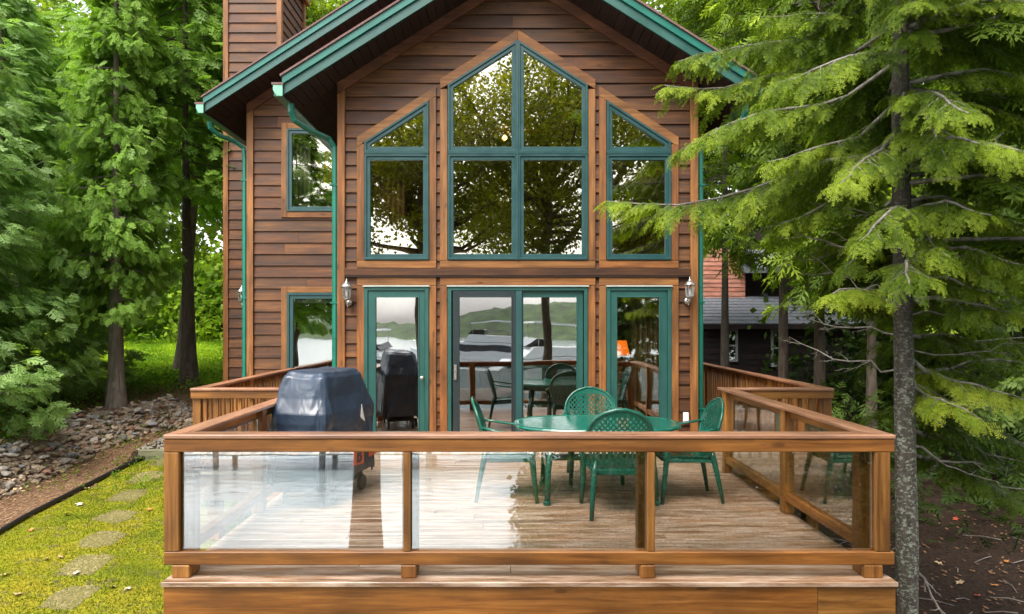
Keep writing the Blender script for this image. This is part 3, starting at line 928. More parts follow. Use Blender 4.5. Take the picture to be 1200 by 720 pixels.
lt = empty('table_lamp', (1.70, 11.0, .92), 'lit table lamp with orange shade seen through the right glass door', 'lamp')
MB().lathe([(.07, 0), (.075, .015), (.02, .04), (.045, .10), (.04, .16), (.012, .20), (.012, .28)], 14, (1.70, 11.0, .92)).build('lamp_base', M['soffit'], lt, smooth=True)
MB().lathe([(.14, .27), (.085, .50)], 20, (1.70, 11.0, .92)).build('lamp_shade', M['shade'], lt, smooth=True)
st = empty('console_table', (1.70, 11.0, 0), 'dark wooden side table under the orange lamp indoors', 'side table')
MB().box(1.35, 2.1, 10.75, 11.25, .88, .92).build('table_top', M['soffit'], st, bevel=.005)
for a in (1.38, 2.03):
    for b in (10.78, 11.18):
        MB().box(a, a + .04, b, b + .04, -.02, .88).build('leg', M['soffit'], st)
fan = empty('ceiling_fan', (-.05, 10.9, 4.75), 'ceiling fan with small lit lamps behind the top gable windows', 'ceiling fan')
fc = (-.05, 10.9, 4.75)
MB().tube([(fc[0], fc[1], 4.85), (fc[0], fc[1], 6.3)], .015, 8).build('rod', M['silver'], fan)
MB().lathe([(.05, -.02), (.10, 0), (.11, .06), (.08, .12), (.02, .14)], 16, fc).build('motor', M['silver'], fan, smooth=True)
for k in range(5):
    a = 2 * math.pi * k / 5 + .3
    d = Vector((math.cos(a), math.sin(a), 0))
    MB().bar(Vector(fc) + d * .12 + Vector((0, 0, .05)), Vector(fc) + d * .62 + Vector((0, 0, .07)), .13, .012).build('blade', M['inwood'], fan)
for k in range(3):
    a = 2 * math.pi * k / 3 + .8
    MB().lathe([(.01, 0), (.035, .02), (.04, .05), (.02, .08)], 10, (fc[0] + .13 * math.cos(a), fc[1] + .13 * math.sin(a), fc[2] - .12)).build('bulb', M['bulb'], fan, smooth=True)

# ------------------------------------------------------------------ deck
DX, DY0, DY1 = 2.41, 4.50, 7.80
WL, WR = -3.77, 3.60
deck = empty('deck', (0, DY0, 0), 'raised timber deck with weathered boards in front of the house', 'deck')
y = DY0; k = 0
while y < YF + .0:
    w = .138
    y1 = min(y + w, YF - .004)
    xl_, xr_ = (-DX, DX) if y1 < DY1 + .06 else (WL, WR)
    js = [] if k == 0 else [random.uniform(-1.6, 1.6)] if k % 3 else [random.uniform(-2.0, -.6), random.uniform(.6, 2.0)]
    if xr_ > 3: js = sorted(set(js + [-2.5, 2.5]))
    xs = [xl_] + sorted(js) + [xr_]
    for a, b in zip(xs[:-1], xs[1:]):
        ext = .012 if k == 0 else 0
        MB().box(a - (ext if a == xl_ else -.0015), b + (ext if b == xr_ else -.0015), y - (.02 if k == 0 else 0), y1, -.034 + random.uniform(-.001, .001), random.uniform(-.0015, .0015)).build('deck_board', M['deckX'], deck, bevel=.004)
    y += w + .006; k += 1
for side, x0_, x1_, ye in ((-1, WL, -HX0 - .01, YW - .06), (1, HX0 + .01, WR, 16.5)):
    y = YF + .004
    while y < ye:
        MB().box(x0_, x1_, y, min(y + .138, ye), -.034, random.uniform(-.0015, .0015)).build('deck_board', M['deckX'], deck, bevel=.004)
        y += .144
# skirt boards
for za, zb in ((-.33, -.036), (-.62, -.335), (-.91, -.625), (-1.2, -.915)):
    xs = [-DX - .005, 1.9, DX + .005] if za > -.5 else [-DX - .005, random.uniform(-1, 1), DX + .005]
    for a, b in zip(xs[:-1], xs[1:]):
        MB().box(a + .001, b - .001, DY0 - .002, DY0 + .036, za, zb).build('skirt_board', M['railX'], deck, bevel=.004)
    for s in (-1, 1):
        MB().box(min(s * (DX - .03), s * (DX + .006)), max(s * (DX - .03), s * (DX + .006)), DY0 + .04, DY1, za, zb).build('skirt_board', M['railY'], deck, bevel=.004)
for s, xw in ((-1, WL), (1, WR)):
    MB().box(min(s * DX, xw), max(s * DX, xw), DY1 + .02, DY1 + .056, -.33, -.036).build('skirt_board', M['railX'], deck, bevel=.004)
    MB().box(xw - .018, xw + .018, DY1 + .06, YW if s < 0 else 16.5, -.33, -.036).build('skirt_board', M['railY'], deck, bevel=.004)
for px_, py_ in ((-2.3, 4.8), (0, 4.8), (2.3, 4.8), (-2.3, 7.5), (2.3, 7.5), (-3.6, 8.1), (3.45, 8.1), (3.45, 12)):
    MB().box(px_ - .07, px_ + .07, py_ - .07, py_ + .07, -1.9, -.04).build('support_post', M['railZ'], deck)
MB().box(-DX + .06, DX - .06, 4.7, 7.6, -.25, -.04).build('joist', M['railX'], deck)

# ------------------------------------------------------------------ railing
rail = empty('deck_railing', (0, 4.55, 0), 'honey-stained wooden railing with clear glass panels around the deck', 'railing')
ZC, ZT, ZB1, ZB0 = .956, .928, .172, .086
XO = 2.445
def part(mb, name, mat, bevel=.005): return mb.build(name, mat, rail, bevel=bevel)
FY = 4.56
# front cap (mitred) and side caps
part(MB().prism([(-XO, FY - .012), (XO, FY - .012), (XO - .145, FY + .133), (-XO + .145, FY + .133)], ZT, ZC, 'Z'), 'rail_cap', M['capX'])
for s in (-1, 1):
    yb = DY1 + .05
    part(MB().prism([(s * XO, FY - .010), (s * XO, yb + .09), (s * (XO - .145), yb + .09), (s * (XO - .145), FY + .136)][::s], ZT, ZC, 'Z'), 'rail_cap', M['capY'])
part(MB().box(-XO + .004, XO - .004, FY - .004, FY + .034, .840, ZT - .002), 'top_rail', M['railX'])
part(MB().box(-XO + .004, XO - .004, FY - .004, FY + .034, ZB0, ZB1), 'bottom_rail', M['railX'])
def fpx(px): return (px - 593) / 176.0 + CAMX
# front face boards and posts
for a, b in ((190.5, 208.5), (472, 481), (759, 768.2), (1027.5, 1045)):
    part(MB().box(fpx(a), fpx(b), FY - .002, FY + .030, ZB1 + .002, .838), 'face_board', M['railZ'])
PX = [(200, 222), (469, 488), (750, 769), (1013, 1036)]
for a, b in PX:
    part(MB().box(fpx(a), fpx(b), FY + .055, FY + .150, .002, ZT - .002), 'post', M['railZ'])
    part(MB().box(fpx(a) + .004, fpx(b) - .004, FY - .01, FY + .054, -.0, ZB0 - .002), 'post_foot', M['railZ'])
gx_ = [fpx(208.5), fpx(476.5), fpx(763.6), fpx(1027.5)]
for a, b in zip(gx_[:-1], gx_[1:]):
    part(MB().box(a + .004, b - .004, FY + .036, FY + .042, ZB1 - .02, .86), 'glass_panel', M['rail_glass'], bevel=0)
# sides
for s in (-1, 1):
    xo = s * (XO - .02)
    def bx(x_in, x_out, y0, y1, z0, z1):
        a, b = s * (XO - x_in), s * (XO - x_out)
        return MB().box(min(a, b), max(a, b), y0, y1, z0, z1)
    part(bx(.030, .068, FY + .16, DY1 + .05, .840, ZT - .002), 'top_rail', M['railY'])
    ys = [FY + .15, 5.93, 7.32]
    ys = [FY + .15, 6.08, 7.72]
    for i, yy in enumerate(ys):
        if i: part(bx(.03, .125, yy, yy + .095, .002, ZT - .002), 'post', M['railZ'])
    for a, b in ((ys[0], ys[1]), (ys[1] + .095, ys[2])):
        part(bx(.035, .115, a + .002, b - .002, ZB0 + .03, ZB1 + .02), 'bottom_rail', M['railY'])
        part(bx(.072, .078, a + .002, b - .002, ZB1 + .018, .86), 'glass_panel', M['rail_glass'], bevel=0)
    # jog outwards, then back along the house
    xw = WL if s < 0 else WR
    ye = YW - .06 if s < 0 else 16.0
    xi = s * XO
    part(MB().prism([(xi + s * .002, DY1 + .0), (xw, DY1 + .0), (xw - s * .14, DY1 + .14), (xi + s * .002, DY1 + .14)][::s], ZT, ZC, 'Z'), 'rail_cap', M['capX'])
    part(MB().prism([(xw, DY1 + .003), (xw, ye), (xw - s * .14, ye), (xw - s * .14, DY1 + .143)][::s], ZT, ZC, 'Z'), 'rail_cap', M['capY'])
    part(MB().box(min(xi, xw), max(xi, xw), DY1 + .02, DY1 + .058, .835, ZT - .002), 'top_rail', M['railX'])
    part(MB().box(min(xi, xw), max(xi, xw), DY1 + .02, DY1 + .058, .07, .15), 'bottom_rail', M['railX'])
    part(MB().box(min(xw - s * .02, xw - s * .058), max(xw - s * .02, xw - s * .058), DY1 + .06, ye, .835, ZT - .002), 'top_rail', M['railY'])
    part(MB().box(min(xw - s * .02, xw - s * .058), max(xw - s * .02, xw - s * .058), DY1 + .06, ye, .07, .15), 'bottom_rail', M['railY'])
    part(MB().box(min(xw - s * .004, xw - s * .10), max(xw - s * .004, xw - s * .10), DY1 + .059, DY1 + .155, .002, ZT - .002), 'post', M['railZ'])
    n = 9
    for i in range(n):
        x = xi + (xw - xi) * (i + .8) / (n + .9)
        part(MB().box(x - .019, x + .019, DY1 + .060, DY1 + .092, .05, .90), 'baluster', M['railZ'], bevel=0)
    yy = DY1 + .26; k = 0
    while yy < ye - .05:
        if k % 12 == 11:
            part(MB().box(min(xw - s * .02, xw - s * .11), max(xw - s * .02, xw - s * .11), yy - .045, yy + .045, .002, ZT - .002), 'post', M['railZ'])
        else:
            part(MB().box(min(xw - s * .060, xw - s * .092), max(xw - s * .060, xw - s * .092), yy - .019, yy + .019, .05, .90), 'baluster', M['railZ'], bevel=0)
        yy += .125; k += 1

# ------------------------------------------------------------------ patio chairs
def chair_proto():
    t = empty('patio_chair', (0, 0, 0))
    ws = dict(world_space=False)
    # seat: dished panel with rolled front, facing +Y
    sv, sf = [], []
    nx_, ny_ = 12, 12
    for j in range(ny_ + 1):
        for i in range(nx_ + 1):
            u, w = i / nx_ * 2 - 1, j / ny_
            y = -.22 + .46 * w
            half = .205 + .035 * w
            z = .425 - .018 * (1 - u * u) + .02 * w - (.05 * max(0, w - .88) / .12 if w > .88 else 0)
            sv.append((u * half, y, z))
    for j in range(ny_):
        for i in range(nx_):
            a = j * (nx_ + 1) + i
            # drainage slots in the seat
            if 3 <= j <= 8 and i in (3, 5, 8, 10) and False: continue
            sf.append((a, a + 1, a + nx_ + 2, a + nx_ + 1))
    MB().add(sv, sf).build('seat', M['resin'], t, smooth=True, solid=.012, **ws)
    MB().tube([(-.20, -.22, .40), (-.24, .22, .41), (.24, .22, .41), (.20, -.22, .40), (-.20, -.22, .40)], [(.03, .008)] * 5, 6).build('seat_rim', M['resin'], t, **ws)
    def by(x, z):
        return -.215 - .30 * (z - .42) + .55 * x * x + .10 * max(0, z - .8)
    def half(z):
        if z < .70: return .205 + (z - .42) * .28
        t_ = (z - .70) / .26
        return .2834 * math.sqrt(max(0, 1 - t_ ** 2.3))
    # back panel with lattice holes and lower slots
    st_ = .0085
    nxb, nzb = 68, 64
    vid, v, f = {}, [], []
    def vert(i, j):
        if (i, j) not in vid:
            x, z = (i - nxb / 2) * st_, .42 + j * st_
            vid[(i, j)] = len(v); v.append((x, by(x, z), z))
        return vid[(i, j)]
    for j in range(nzb):
        for i in range(nxb):
            x, z = (i + .5 - nxb / 2) * st_, .42 + (j + .5) * st_
            h = half(z)
            if abs(x) > h: continue
            rim = h - abs(x) < .035 or z > .905 or half(min(z + .045, .959)) < abs(x)
            if not rim:
                if .655 < z < .90:
                    p, q = (x + z * .9), (x - z * .9)
                    pm, qm = (p / .048) % 1.0, (q / .048) % 1.0
                    if pm > .36 and qm > .36: continue
                elif .465 < z < .62:
                    if (x / .05) % 1.0 > .62: continue
            f.append((vert(i, j), vert(i + 1, j), vert(i + 1, j + 1), vert(i, j + 1)))
    MB().add(v, f).build('backrest', M['resin'], t, solid=.009, **ws)
    # rolled edge of the back
    pts = []
    for z in np.linspace(.42, .955, 22): pts.append((-half(z), by(half(z), z), z))
    pts += [(-.04, by(.04, .96), .96), (.04, by(.04, .96), .96)]
    for z in np.linspace(.955, .42, 22): pts.append((half(z), by(half(z), z), z))
    MB().tube(pts, [(.012, .017)] * len(pts), 8).build('back_frame', M['resin'], t, smooth=True, **ws)
    for s in (-1, 1):
        MB().tube([(s * .275, by(.27, .70) + .01, .715), (s * .305, -.12, .685), (s * .315, .02, .665), (s * .31, .13, .655), (s * .295, .20, .63), (s * .28, .235, .56)],
                  [(.012, .022), (.014, .030), (.014, .034), (.014, .034), (.014, .030), (.014, .024)], 10, flat=(0, 0, 1)).build('armrest', M['resin'], t, smooth=True, **ws)
        MB().tube([(s * .28, .235, .575), (s * .262, .225, .43), (s * .262, .245, .20), (s * .275, .27, .0)], [(.022, .026), (.028, .032), (.024, .026), (.017, .019)], 8, flat=(0, 1, 0)).build('leg', M['resin'], t, smooth=True, **ws)
        MB().tube([(s * .20, -.215, .50), (s * .215, -.235, .40), (s * .235, -.275, .20), (s * .25, -.31, 0)], [(.02, .02), (.028, .028), (.022, .024), (.016, .018)], 8, flat=(0, 1, 0)).build('leg', M['resin'], t, smooth=True, **ws)
    return t
ch = chair_proto()
GRPC = 'green lattice-back resin chairs around the patio table'
kids(ch)
specs = [((-.13, 6.72, 0), R(-90), 'green resin patio chair at the left end of the table, seen side-on facing right'),
         ((.80, 7.45, 0), R(180), 'green resin patio chair behind the table, in front of the sliding door'),
         ((.83, 6.18, 0), R(0), 'green resin patio chair nearest the glass railing, showing its dark back'),
         ((1.58, 6.68, 0), R(90), 'green resin patio chair at the right end of the table, facing left')]
for i, (l, rz, lab) in enumerate(specs):
    c = ch if i == 0 else copy_tree(ch)
    c.location = l; c.rotation_euler = (0, 0, rz)
    tag(c, lab, 'chair', GRPC)

# ------------------------------------------------------------------ patio table
tb = empty('patio_table', (.74, 6.78, 0), 'oval glossy green resin patio table among four chairs', 'table')
def se(a, b, n=48, p=2.6):
    out = []
    for k in range(n):
        t = 2 * math.pi * k / n
        c_, s_ = math.cos(t), math.sin(t)
        out.append((a * math.copysign(abs(c_) ** (2 / p), c_), b * math.copysign(abs(s_) ** (2 / p), s_)))
    return out
def loft(levels, c, close=True):
    mb = MB(); n = len(levels[0][0])
    v = []
    for ring_, z in levels:
        v += [(c[0] + x, c[1] + y_, z) for x, y_ in ring_]
    f = []
    for i in range(len(levels) - 1):
        for k in range(n):
            f.append((i * n + k, i * n + (k + 1) % n, (i + 1) * n + (k + 1) % n, (i + 1) * n + k))
    f.append(tuple(range(n))[::-1]); f.append(tuple((len(levels) - 1) * n + k for k in range(n)))
    return mb.add(v, f)
tc_ = (.74, 6.78)
loft([(se(.78, .50), .675), (se(.80, .52), .680), (se(.815, .535), .69), (se(.82, .54), .705), (se(.81, .53), .718), (se(.785, .505), .722), (se(.77, .49), .717)], tc_).build('tabletop', M['resin2'], tb, smooth=False, bevel=0)
loft([(se(.66, .38), .60), (se(.70, .42), .676)], tc_).build('apron', M['resin'], tb)
for sx in (-1, 1):
    for sy in (-1, 1):
        MB().tube([(tc_[0] + sx * .46, tc_[1] + sy * .30, .62), (tc_[0] + sx * .50, tc_[1] + sy * .36, .3), (tc_[0] + sx * .51, tc_[1] + sy * .40, 0)], [(.034, .034), (.030, .030), (.027, .027)], 10).build('leg', M['resin'], tb, smooth=True)
        MB().lathe([(.036, 0), (.036, .03), (.028, .045)], 10, (tc_[0] + sx * .51, tc_[1] + sy * .40, 0)).build('foot', M['resin'], tb)
for sx in (-1, 1):
    MB().box(tc_[0] + sx * .50 - .02, tc_[0] + sx * .50 + .02, tc_[1] - .35, tc_[1] + .35, .32, .42).build('stretcher', M['resin'], tb, bevel=.006)
MB().box(tc_[0] - .48, tc_[0] + .48, tc_[1] - .02, tc_[1] + .02, .34, .40).build('stretcher', M['resin'], tb, bevel=.006)

# ------------------------------------------------------------------ covered grill
def tarp_mat():
    m, nt, b, out = newmat('navy_vinyl_cover')
    co = coords(nt, (1, 1, 1), rnd=False)
    n = nd(nt, "ShaderNodeTexNoise", Scale=3.0, Detail=4.0, Distortion=0.6); nt.links.new(co, n.inputs['Vector'])
    c = ramp(nt, n.outputs['Fac'], [(0.3, (0.008, 0.018, 0.040)), (0.7, (0.020, 0.040, 0.074))]).outputs[0]
    nt.links.new(c, b.inputs['Base Color'])
    b.inputs['Roughness'].default_value = 0.38
    b.inputs['Specular IOR Level'].default_value = 0.7
    n2 = nd(nt, "ShaderNodeTexNoise", Scale=4.0, Detail=2.0, Distortion=1.2); nt.links.new(co, n2.inputs['Vector'])
    bp = nd(nt, "ShaderNodeBump", Strength=0.28, Distance=0.05); nt.links.new(n2.outputs['Fac'], bp.inputs['Height'])
    nt.links.new(bp.outputs[0], b.inputs['Normal'])
    return m
M['tarp'] = tarp_mat()
gc = (-1.95, 6.75)
gr_ = empty('covered_grill', (gc[0], gc[1], 0), 'barbecue grill under a creased navy vinyl cover near the left railing', 'grill', rz=R(-15))
prof = [(.20, .29, .52), (.35, .29, .52), (.55, .285, .515), (.72, .285, .51), (.86, .285, .51), (.90, .275, .49), (1.00, .245, .44), (1.10, .232, .41), (1.19, .215, .38), (1.235, .19, .345), (1.25, .14, .28), (1.253, .02, .05)]
N = 160
lv = []
pz = [p[0] for p in prof]
zz = sorted(set(list(np.linspace(.20, 1.25, 44)) + pz))
gv = []
gf = []
for z in zz:
    a = np.interp(z, pz, [p[1] for p in prof]); b_ = np.interp(z, pz, [p[2] for p in prof])
    low = max(0, (.9 - z) / .7)
    for k in range(N):
        t = 2 * math.pi * k / N
        c_, s_ = math.cos(t), math.sin(t)
        p = 9 if z < 1.0 else 9 - 3 * (z - 1.0) / .25
        x = a * math.copysign(abs(c_) ** (2 / p), c_); y_ = b_ * math.copysign(abs(s_) ** (2 / p), s_)
        fold = .016 * low * (math.sin(t * 11 + z * 2) + .6 * math.sin(t * 23 + 1.3 + z * 3)) + .005 * math.sin(t * 5 + z * 7) * math.sin(z * 5 + t * 2)
        fold += .018 * abs(math.sin(t * 2.5 + (z * 3.4))) * (1 if z > .75 else .4)
        pn = Vector((x * 4.5, y_ * 4.5, z * 1.6))
        fold += .042 * (.5 - abs(mnoise.noise(pn))) * (1 if z < 1.2 else .4) + .020 * (.5 - abs(mnoise.noise(pn * 2.3 + Vector((3, 1, 7)))))
        r = 1 + fold / max(.15, math.hypot(x, y_))
        hem = 0
        if z == zz[0]: hem = .03 * math.sin(t * 5) + .02 * math.sin(t * 9 + 1)
        gv.append((gc[0] + x * r, gc[1] + y_ * r, z + hem + (.012 * math.sin(x * 14 + 1) * math.cos(y_ * 9) if z > 1.15 else 0)))
for i in range(len(zz) - 1):
    for k in range(N):
        gf.append((i * N + k, i * N + (k + 1) % N, (i + 1) * N + (k + 1) % N, (i + 1) * N + k))
gf.append(tuple((len(zz) - 1) * N + k for k in range(N)))
MB().add(gv, gf).build('vinyl_cover', M['tarp'], gr_, smooth=True)
# stitched seam over the top
sm = []
for t in np.linspace(-1, 1, 15):
    z = 1.255 - .42 * abs(t) ** 3.2
    sm.append((gc[0] + .30 * t * (1 - .12 * (1 - abs(t))), gc[1] + .12, z))
MB().tube(sm, .006, 6).build('cover_seam', M['tarp'], gr_, smooth=True)
for sx in (-1, 1):
    for sy in (-1, 1):
        MB().tube([(gc[0] + sx * .2, gc[1] + sy * .38, .0), (gc[0] + sx * .2, gc[1] + sy * .38, .35)], .018, 8).build('leg', M['dark_frame'], gr_)
MB().box(gc[0] - .22, gc[0] + .22, gc[1] - .4, gc[1] + .4, .12, .15).build('base_shelf', M['dark_frame'], gr_)
for sy in (-1, 1):
    wv = MB().lathe([(.02, -.02), (.075, -.018), (.08, 0), (.075, .018), (.02, .02)], 20).build('wheel', M['dark_frame'], gr_, world_space=False)
    wv.location = (.25, sy * .30, .08); wv.rotation_euler = (0, R(90), 0)
def letter(txt, y, z, size, ang):
    xo_ = .352
    p = MB().box(-.004, .004, -.105, .105, -.085, .085).build('orange_panel', M['orange'], gr_, world_space=False)
    p.location = (xo_, y, z); p.rotation_euler = (ang, 0, 0)
    fc_ = bpy.data.curves.new('lettering', 'FONT'); fc_.body = txt; fc_.size = size; fc_.extrude = .002; fc_.offset = .006
    fc_.align_x = 'CENTER'; fc_.align_y = 'CENTER'
    fc_.materials.append(M['navy_print'])
    tmp = bpy.data.objects.new('lettering_curve', fc_); COL.objects.link(tmp)
    bpy.context.view_layer.update()
    me_ = bpy.data.meshes.new_from_object(tmp)
    bpy.data.objects.remove(tmp)
    fo = bpy.data.objects.new('lettering', me_); COL.objects.link(fo); fo.parent = p
    fo.location = (.007, 0, 0); fo.rotation_euler = (R(90), 0, R(90))
letter('B', .04, .40, .19, R(-4))
letter('S', .36, .44, .17, R(5))
MB().prism([(0, 0), (.09, -.05), (.02, .13)], 0, .004, 'X').build('white_logo_mark', M['white'], gr_, world_space=False).location = (.315, .15, .76)



# ------------------------------------------------------------------ vegetation tools
def frames(d, up):
    d = d / np.linalg.norm(d, axis=1, keepdims=True)
    y = np.cross(up, d)
    ln = np.linalg.norm(y, axis=1, keepdims=True)
    y = np.where(ln > 1e-4, y / np.maximum(ln, 1e-9), np.array([[0, 1.0, 0]]))
    z = np.cross(d, y)
    return np.stack([d, y, z], -1)          # columns
def expand(tv, tf, tt, loc, fr, scale, tint):
    tv = np.asarray(tv, float); tf = np.asarray(tf)
    n, k = len(loc), len(tv)
    V_ = np.einsum('nij,kj->nki', fr, tv) * np.asarray(scale).reshape(-1, 1, 1) + loc[:, None, :]
    F_ = tf[None] + (np.arange(n) * k)[:, None, None]
    T_ = np.asarray(tint)[:, None] + np.asarray(tt)[None]
    return V_.reshape(-1, 3), F_.reshape(-1, tf.shape[1]), T_.reshape(-1)
def merge(parts):
    Vs, Fs, Ts, o = [], [], [], 0
    for v, f, t in parts:
        Vs.append(v); Fs.append(f + o); Ts.append(t); o += len(v)
    return np.concatenate(Vs), np.concatenate(Fs), np.concatenate(Ts)

def rot2(p, a):
    c, s = math.cos(a), math.sin(a)
    return (p[0] * c - p[1] * s, p[0] * s + p[1] * c)

def tpl_fir(nside, needle, step, length=.34, droop=.10, w=.0042, seed=1):
    """flat fir spray: a twig with side twigs, each fringed with needles; unit ~ 'length' metres along +X"""
    r = random.Random(seed)
    v, f, t = [], [], []
    def twig(a, b, tipt):
        L = math.hypot(b[0] - a[0], b[1] - a[1]); n = max(3, int(L / step))
        ux, uy = (b[0] - a[0]) / L, (b[1] - a[1]) / L
        def P(s, o, dz=0.0):
            x = a[0] + ux * s - uy * o; y = a[1] + uy * s + ux * o
            return (x, y, -droop * (x / length) ** 2 * length * 1.6 - abs(y) * .22 + dz)
        k = len(v); v.extend([P(0, -.0018), P(0, .0018), P(L, 0)]); f.append((k, k + 1, k + 2)); t.extend([tipt - .5] * 3)
        for i in range(n):
            s = L * (i + .6) / n
            nl = needle * (1 - .45 * (i / n) ** 2) * r.uniform(.85, 1.15)
            tt_ = tipt + .30 * (i / n) + r.uniform(-.05, .05)
            for sg in (-1, 1):
                k = len(v); dz = r.uniform(-.002, .006)
                v.extend([P(s - w * .7, sg * .001, .001), P(s + w * .7, sg * .001, .001), P(s + nl * .62, sg * nl, dz)])
                f.append((k, k + 1, k + 2)); t.extend([tt_ - .08, tt_ - .08, tt_ + .05])
    twig((0, 0), (length, 0), 0.05)
    for i in range(nside):
        s = length * (.10 + .78 * i / nside)
        l = length * (.52 - .38 * i / nside)
        for sg in (-1, 1):
            a = sg * R(46 + r.uniform(-6, 6))
            d = rot2((l * r.uniform(.85, 1.1), 0), a)
            twig((s + (0.01 if sg > 0 else 0), 0), (s + d[0], d[1]), 0.10)
    return v, f, t

def tpl_kite(nside, length, wid, ang=48, droop=.3, seed=2, sub=True, lift=0.0):
    """flat spray of overlapping scale-leaf fingers (cedar): each finger a folded kite with two small side lobes"""
    r = random.Random(seed)
    v, f, t = [], [], []
    def finger(a, ang_, L, wd, tt_):
        pts = [(0, 0), (L * .45, wd), (L, 0), (L * .45, -wd)]
        k = len(v)
        for i, p in enumerate(pts):
            q = rot2(p, ang_); x, y = a[0] + q[0], a[1] + q[1]
            z = -droop * (math.hypot(x, y) ** 2) / length - (.25 * wd if i in (1, 3) else 0) + r.uniform(-.3, .3) * wd * .5
            v.append((x, y, z)); t.append(tt_ + (.14 if i == 2 else -.04))
        f.extend([(k, k + 1, k + 2), (k, k + 2, k + 3)])
    finger((0, 0), 0, length, wid * .7, .05)
    for i in range(nside):
        s = length * (.08 + .82 * i / nside)
        L = length * (.55 - .34 * i / nside)
        for sg in (-1, 1):
            a = sg * R(ang + r.uniform(-9, 9)); LL = L * r.uniform(.8, 1.15)
            finger((s, 0), a, LL, wid, .06)
            if sub:
                for q, e in ((.30, -1), (.52, 1)):
                    c = rot2((LL * q, 0), a)
                    finger((s + c[0], c[1]), a + e * sg * R(30), LL * (.60 - .3 * q), wid * .85, .06 - e * .04)
    return v, f, t

def tpl_leaves(n, rad, size, seed=3, simple=False):
    """loose cluster of broad pointed leaves"""
    r = random.Random(seed)
    v, f, t = [], [], []
    for i in range(n):
        p = Vector((r.gauss(0, 1), r.gauss(0, 1), r.gauss(0, .8))); p = p.normalized() * rad * r.random() ** .5
        d = Vector((r.gauss(0, 1), r.gauss(0, 1), r.gauss(-.4, .5))).normalized()
        nrm = Vector((r.gauss(0, .5), r.gauss(0, .5), 1)).normalized()
        sdv = d.cross(nrm).normalized(); L = size * r.uniform(.6, 1.2)
        k = len(v)
        pts = [p, p + d * L * .35 + sdv * L * .42, p + d * L * .62 + sdv * L * .16, p + d * L, p + d * L * .6 - sdv * L * .2, p + d * L * .3 - sdv * L * .42]
        if simple: pts = [p, p + d * L * .45 + sdv * L * .40, p + d * L, p + d * L * .45 - sdv * L * .40]
        for q in pts: v.append(tuple(q))
        tt_ = r.uniform(-.12, .12)
        t.extend([tt_] * len(pts))
        f.extend([(k, k + i_, k + i_ + 1) for i_ in range(1, len(pts) - 1)])
    return v, f, t

T_FIRN = tpl_fir(3, .016, .0108, length=.155, droop=.30, w=.0052)
T_FIRM = tpl_fir(3, .028, .022, length=.28, w=.011, droop=.3)
T_FIRS = tpl_kite(3, .26, .016, ang=46, droop=.3, sub=False)
T_CED = tpl_kite(4, .26, .0115, ang=36, droop=.34, sub=1)
T_CEDS = tpl_kite(4, .34, .030, droop=.55, sub=False)
T_LEAF = tpl_leaves(9, .30, .13, simple=True)
T_LEAFB = tpl_leaves(8, .55, .26, seed=5, simple=True)

M['cedar'] = leafmat('cedar_foliage', (0.055, 0.125, 0.014), (0.26, 0.42, 0.065), transl=.48, nscale=.5, tip=(0.21, 0.32, 0.10))
M['cedar2'] = leafmat('pale_cedar_foliage', (0.08, 0.17, 0.045), (0.34, 0.50, 0.17), transl=.48, nscale=.7, tip=(0.29, 0.41, 0.17))
M['fir'] = leafmat('fir_foliage', (0.024, 0.052, 0.008), (0.15, 0.23, 0.020), transl=.42, nscale=1.6, tip=(0.34, 0.44, 0.04))
M['firbright'] = leafmat('bright_fir_foliage', (0.07, 0.12, 0.012), (0.25, 0.34, 0.03), transl=.42, nscale=1.2, tip=(0.42, 0.48, 0.05))  # lighter, yellower green for a few boughs
M['firdark'] = leafmat('fir_foliage_painted_shade', (0.020, 0.045, 0.008), (0.095, 0.15, 0.025), transl=.35, nscale=.6)  # darker copy of the fir green with shade put into the colour
M['maple'] = leafmat('maple_foliage', (0.075, 0.10, 0.010), (0.30, 0.31, 0.030), transl=.5, nscale=.5)
M['maple2'] = leafmat('yellow_green_leaf_foliage', (0.08, 0.14, 0.012), (0.28, 0.36, 0.04), transl=.5, nscale=.3)
M['ivy'] = leafmat('groundcover_leaf', (0.07, 0.15, 0.012), (0.30, 0.42, 0.035), transl=.45, nscale=1.2)
M['bark'] = barkmat('brown_bark', (0.035, 0.024, 0.017), (0.15, 0.115, 0.085))
M['bark_grey'] = barkmat('grey_cedar_bark', (0.075, 0.060, 0.047), (0.24, 0.20, 0.165))
M['bark_lichen'] = barkmat('lichen_spotted_bark', (0.022, 0.018, 0.014), (0.10, 0.082, 0.064), lichen=(0.30, 0.33, 0.26), amt=.05, below=2.3)
M['bark_dark'] = barkmat('dark_bark', (0.020, 0.015, 0.012), (0.085, 0.066, 0.052), lichen=(0.25, 0.27, 0.22), amt=-.04)  # darker bark tone with sparse pale lichen
M['deadwood'] = barkmat('grey_dead_twig', (0.10, 0.085, 0.07), (0.34, 0.31, 0.27))

def trunk_obj(pts, r0, r1, mat, parent, seg=12, name='trunk', flare=1.5):
    n = len(pts)
    rad = [(r0 + (r1 - r0) * (i / (n - 1)) ** .8) for i in range(n)]
    # dense resample with small wobble
    P = [Vector(p) for p in pts]
    out, rr = [], []
    sub = 5
    for i in range(n - 1):
        for k in range(sub):
            t = k / sub
            out.append(P[i].lerp(P[i + 1], t)); rr.append(rad[i] + (rad[i + 1] - rad[i]) * t)
    out.append(P[-1]); rr.append(rad[-1])
    for i in range(len(rr)):
        rr[i] *= 1 + random.uniform(-.04, .04)
    rr[0] *= flare; rr[1] *= 1 + (flare - 1) * .35
    return MB().tube(out, rr, seg).build(name, mat, parent, smooth=True, world_space=False)

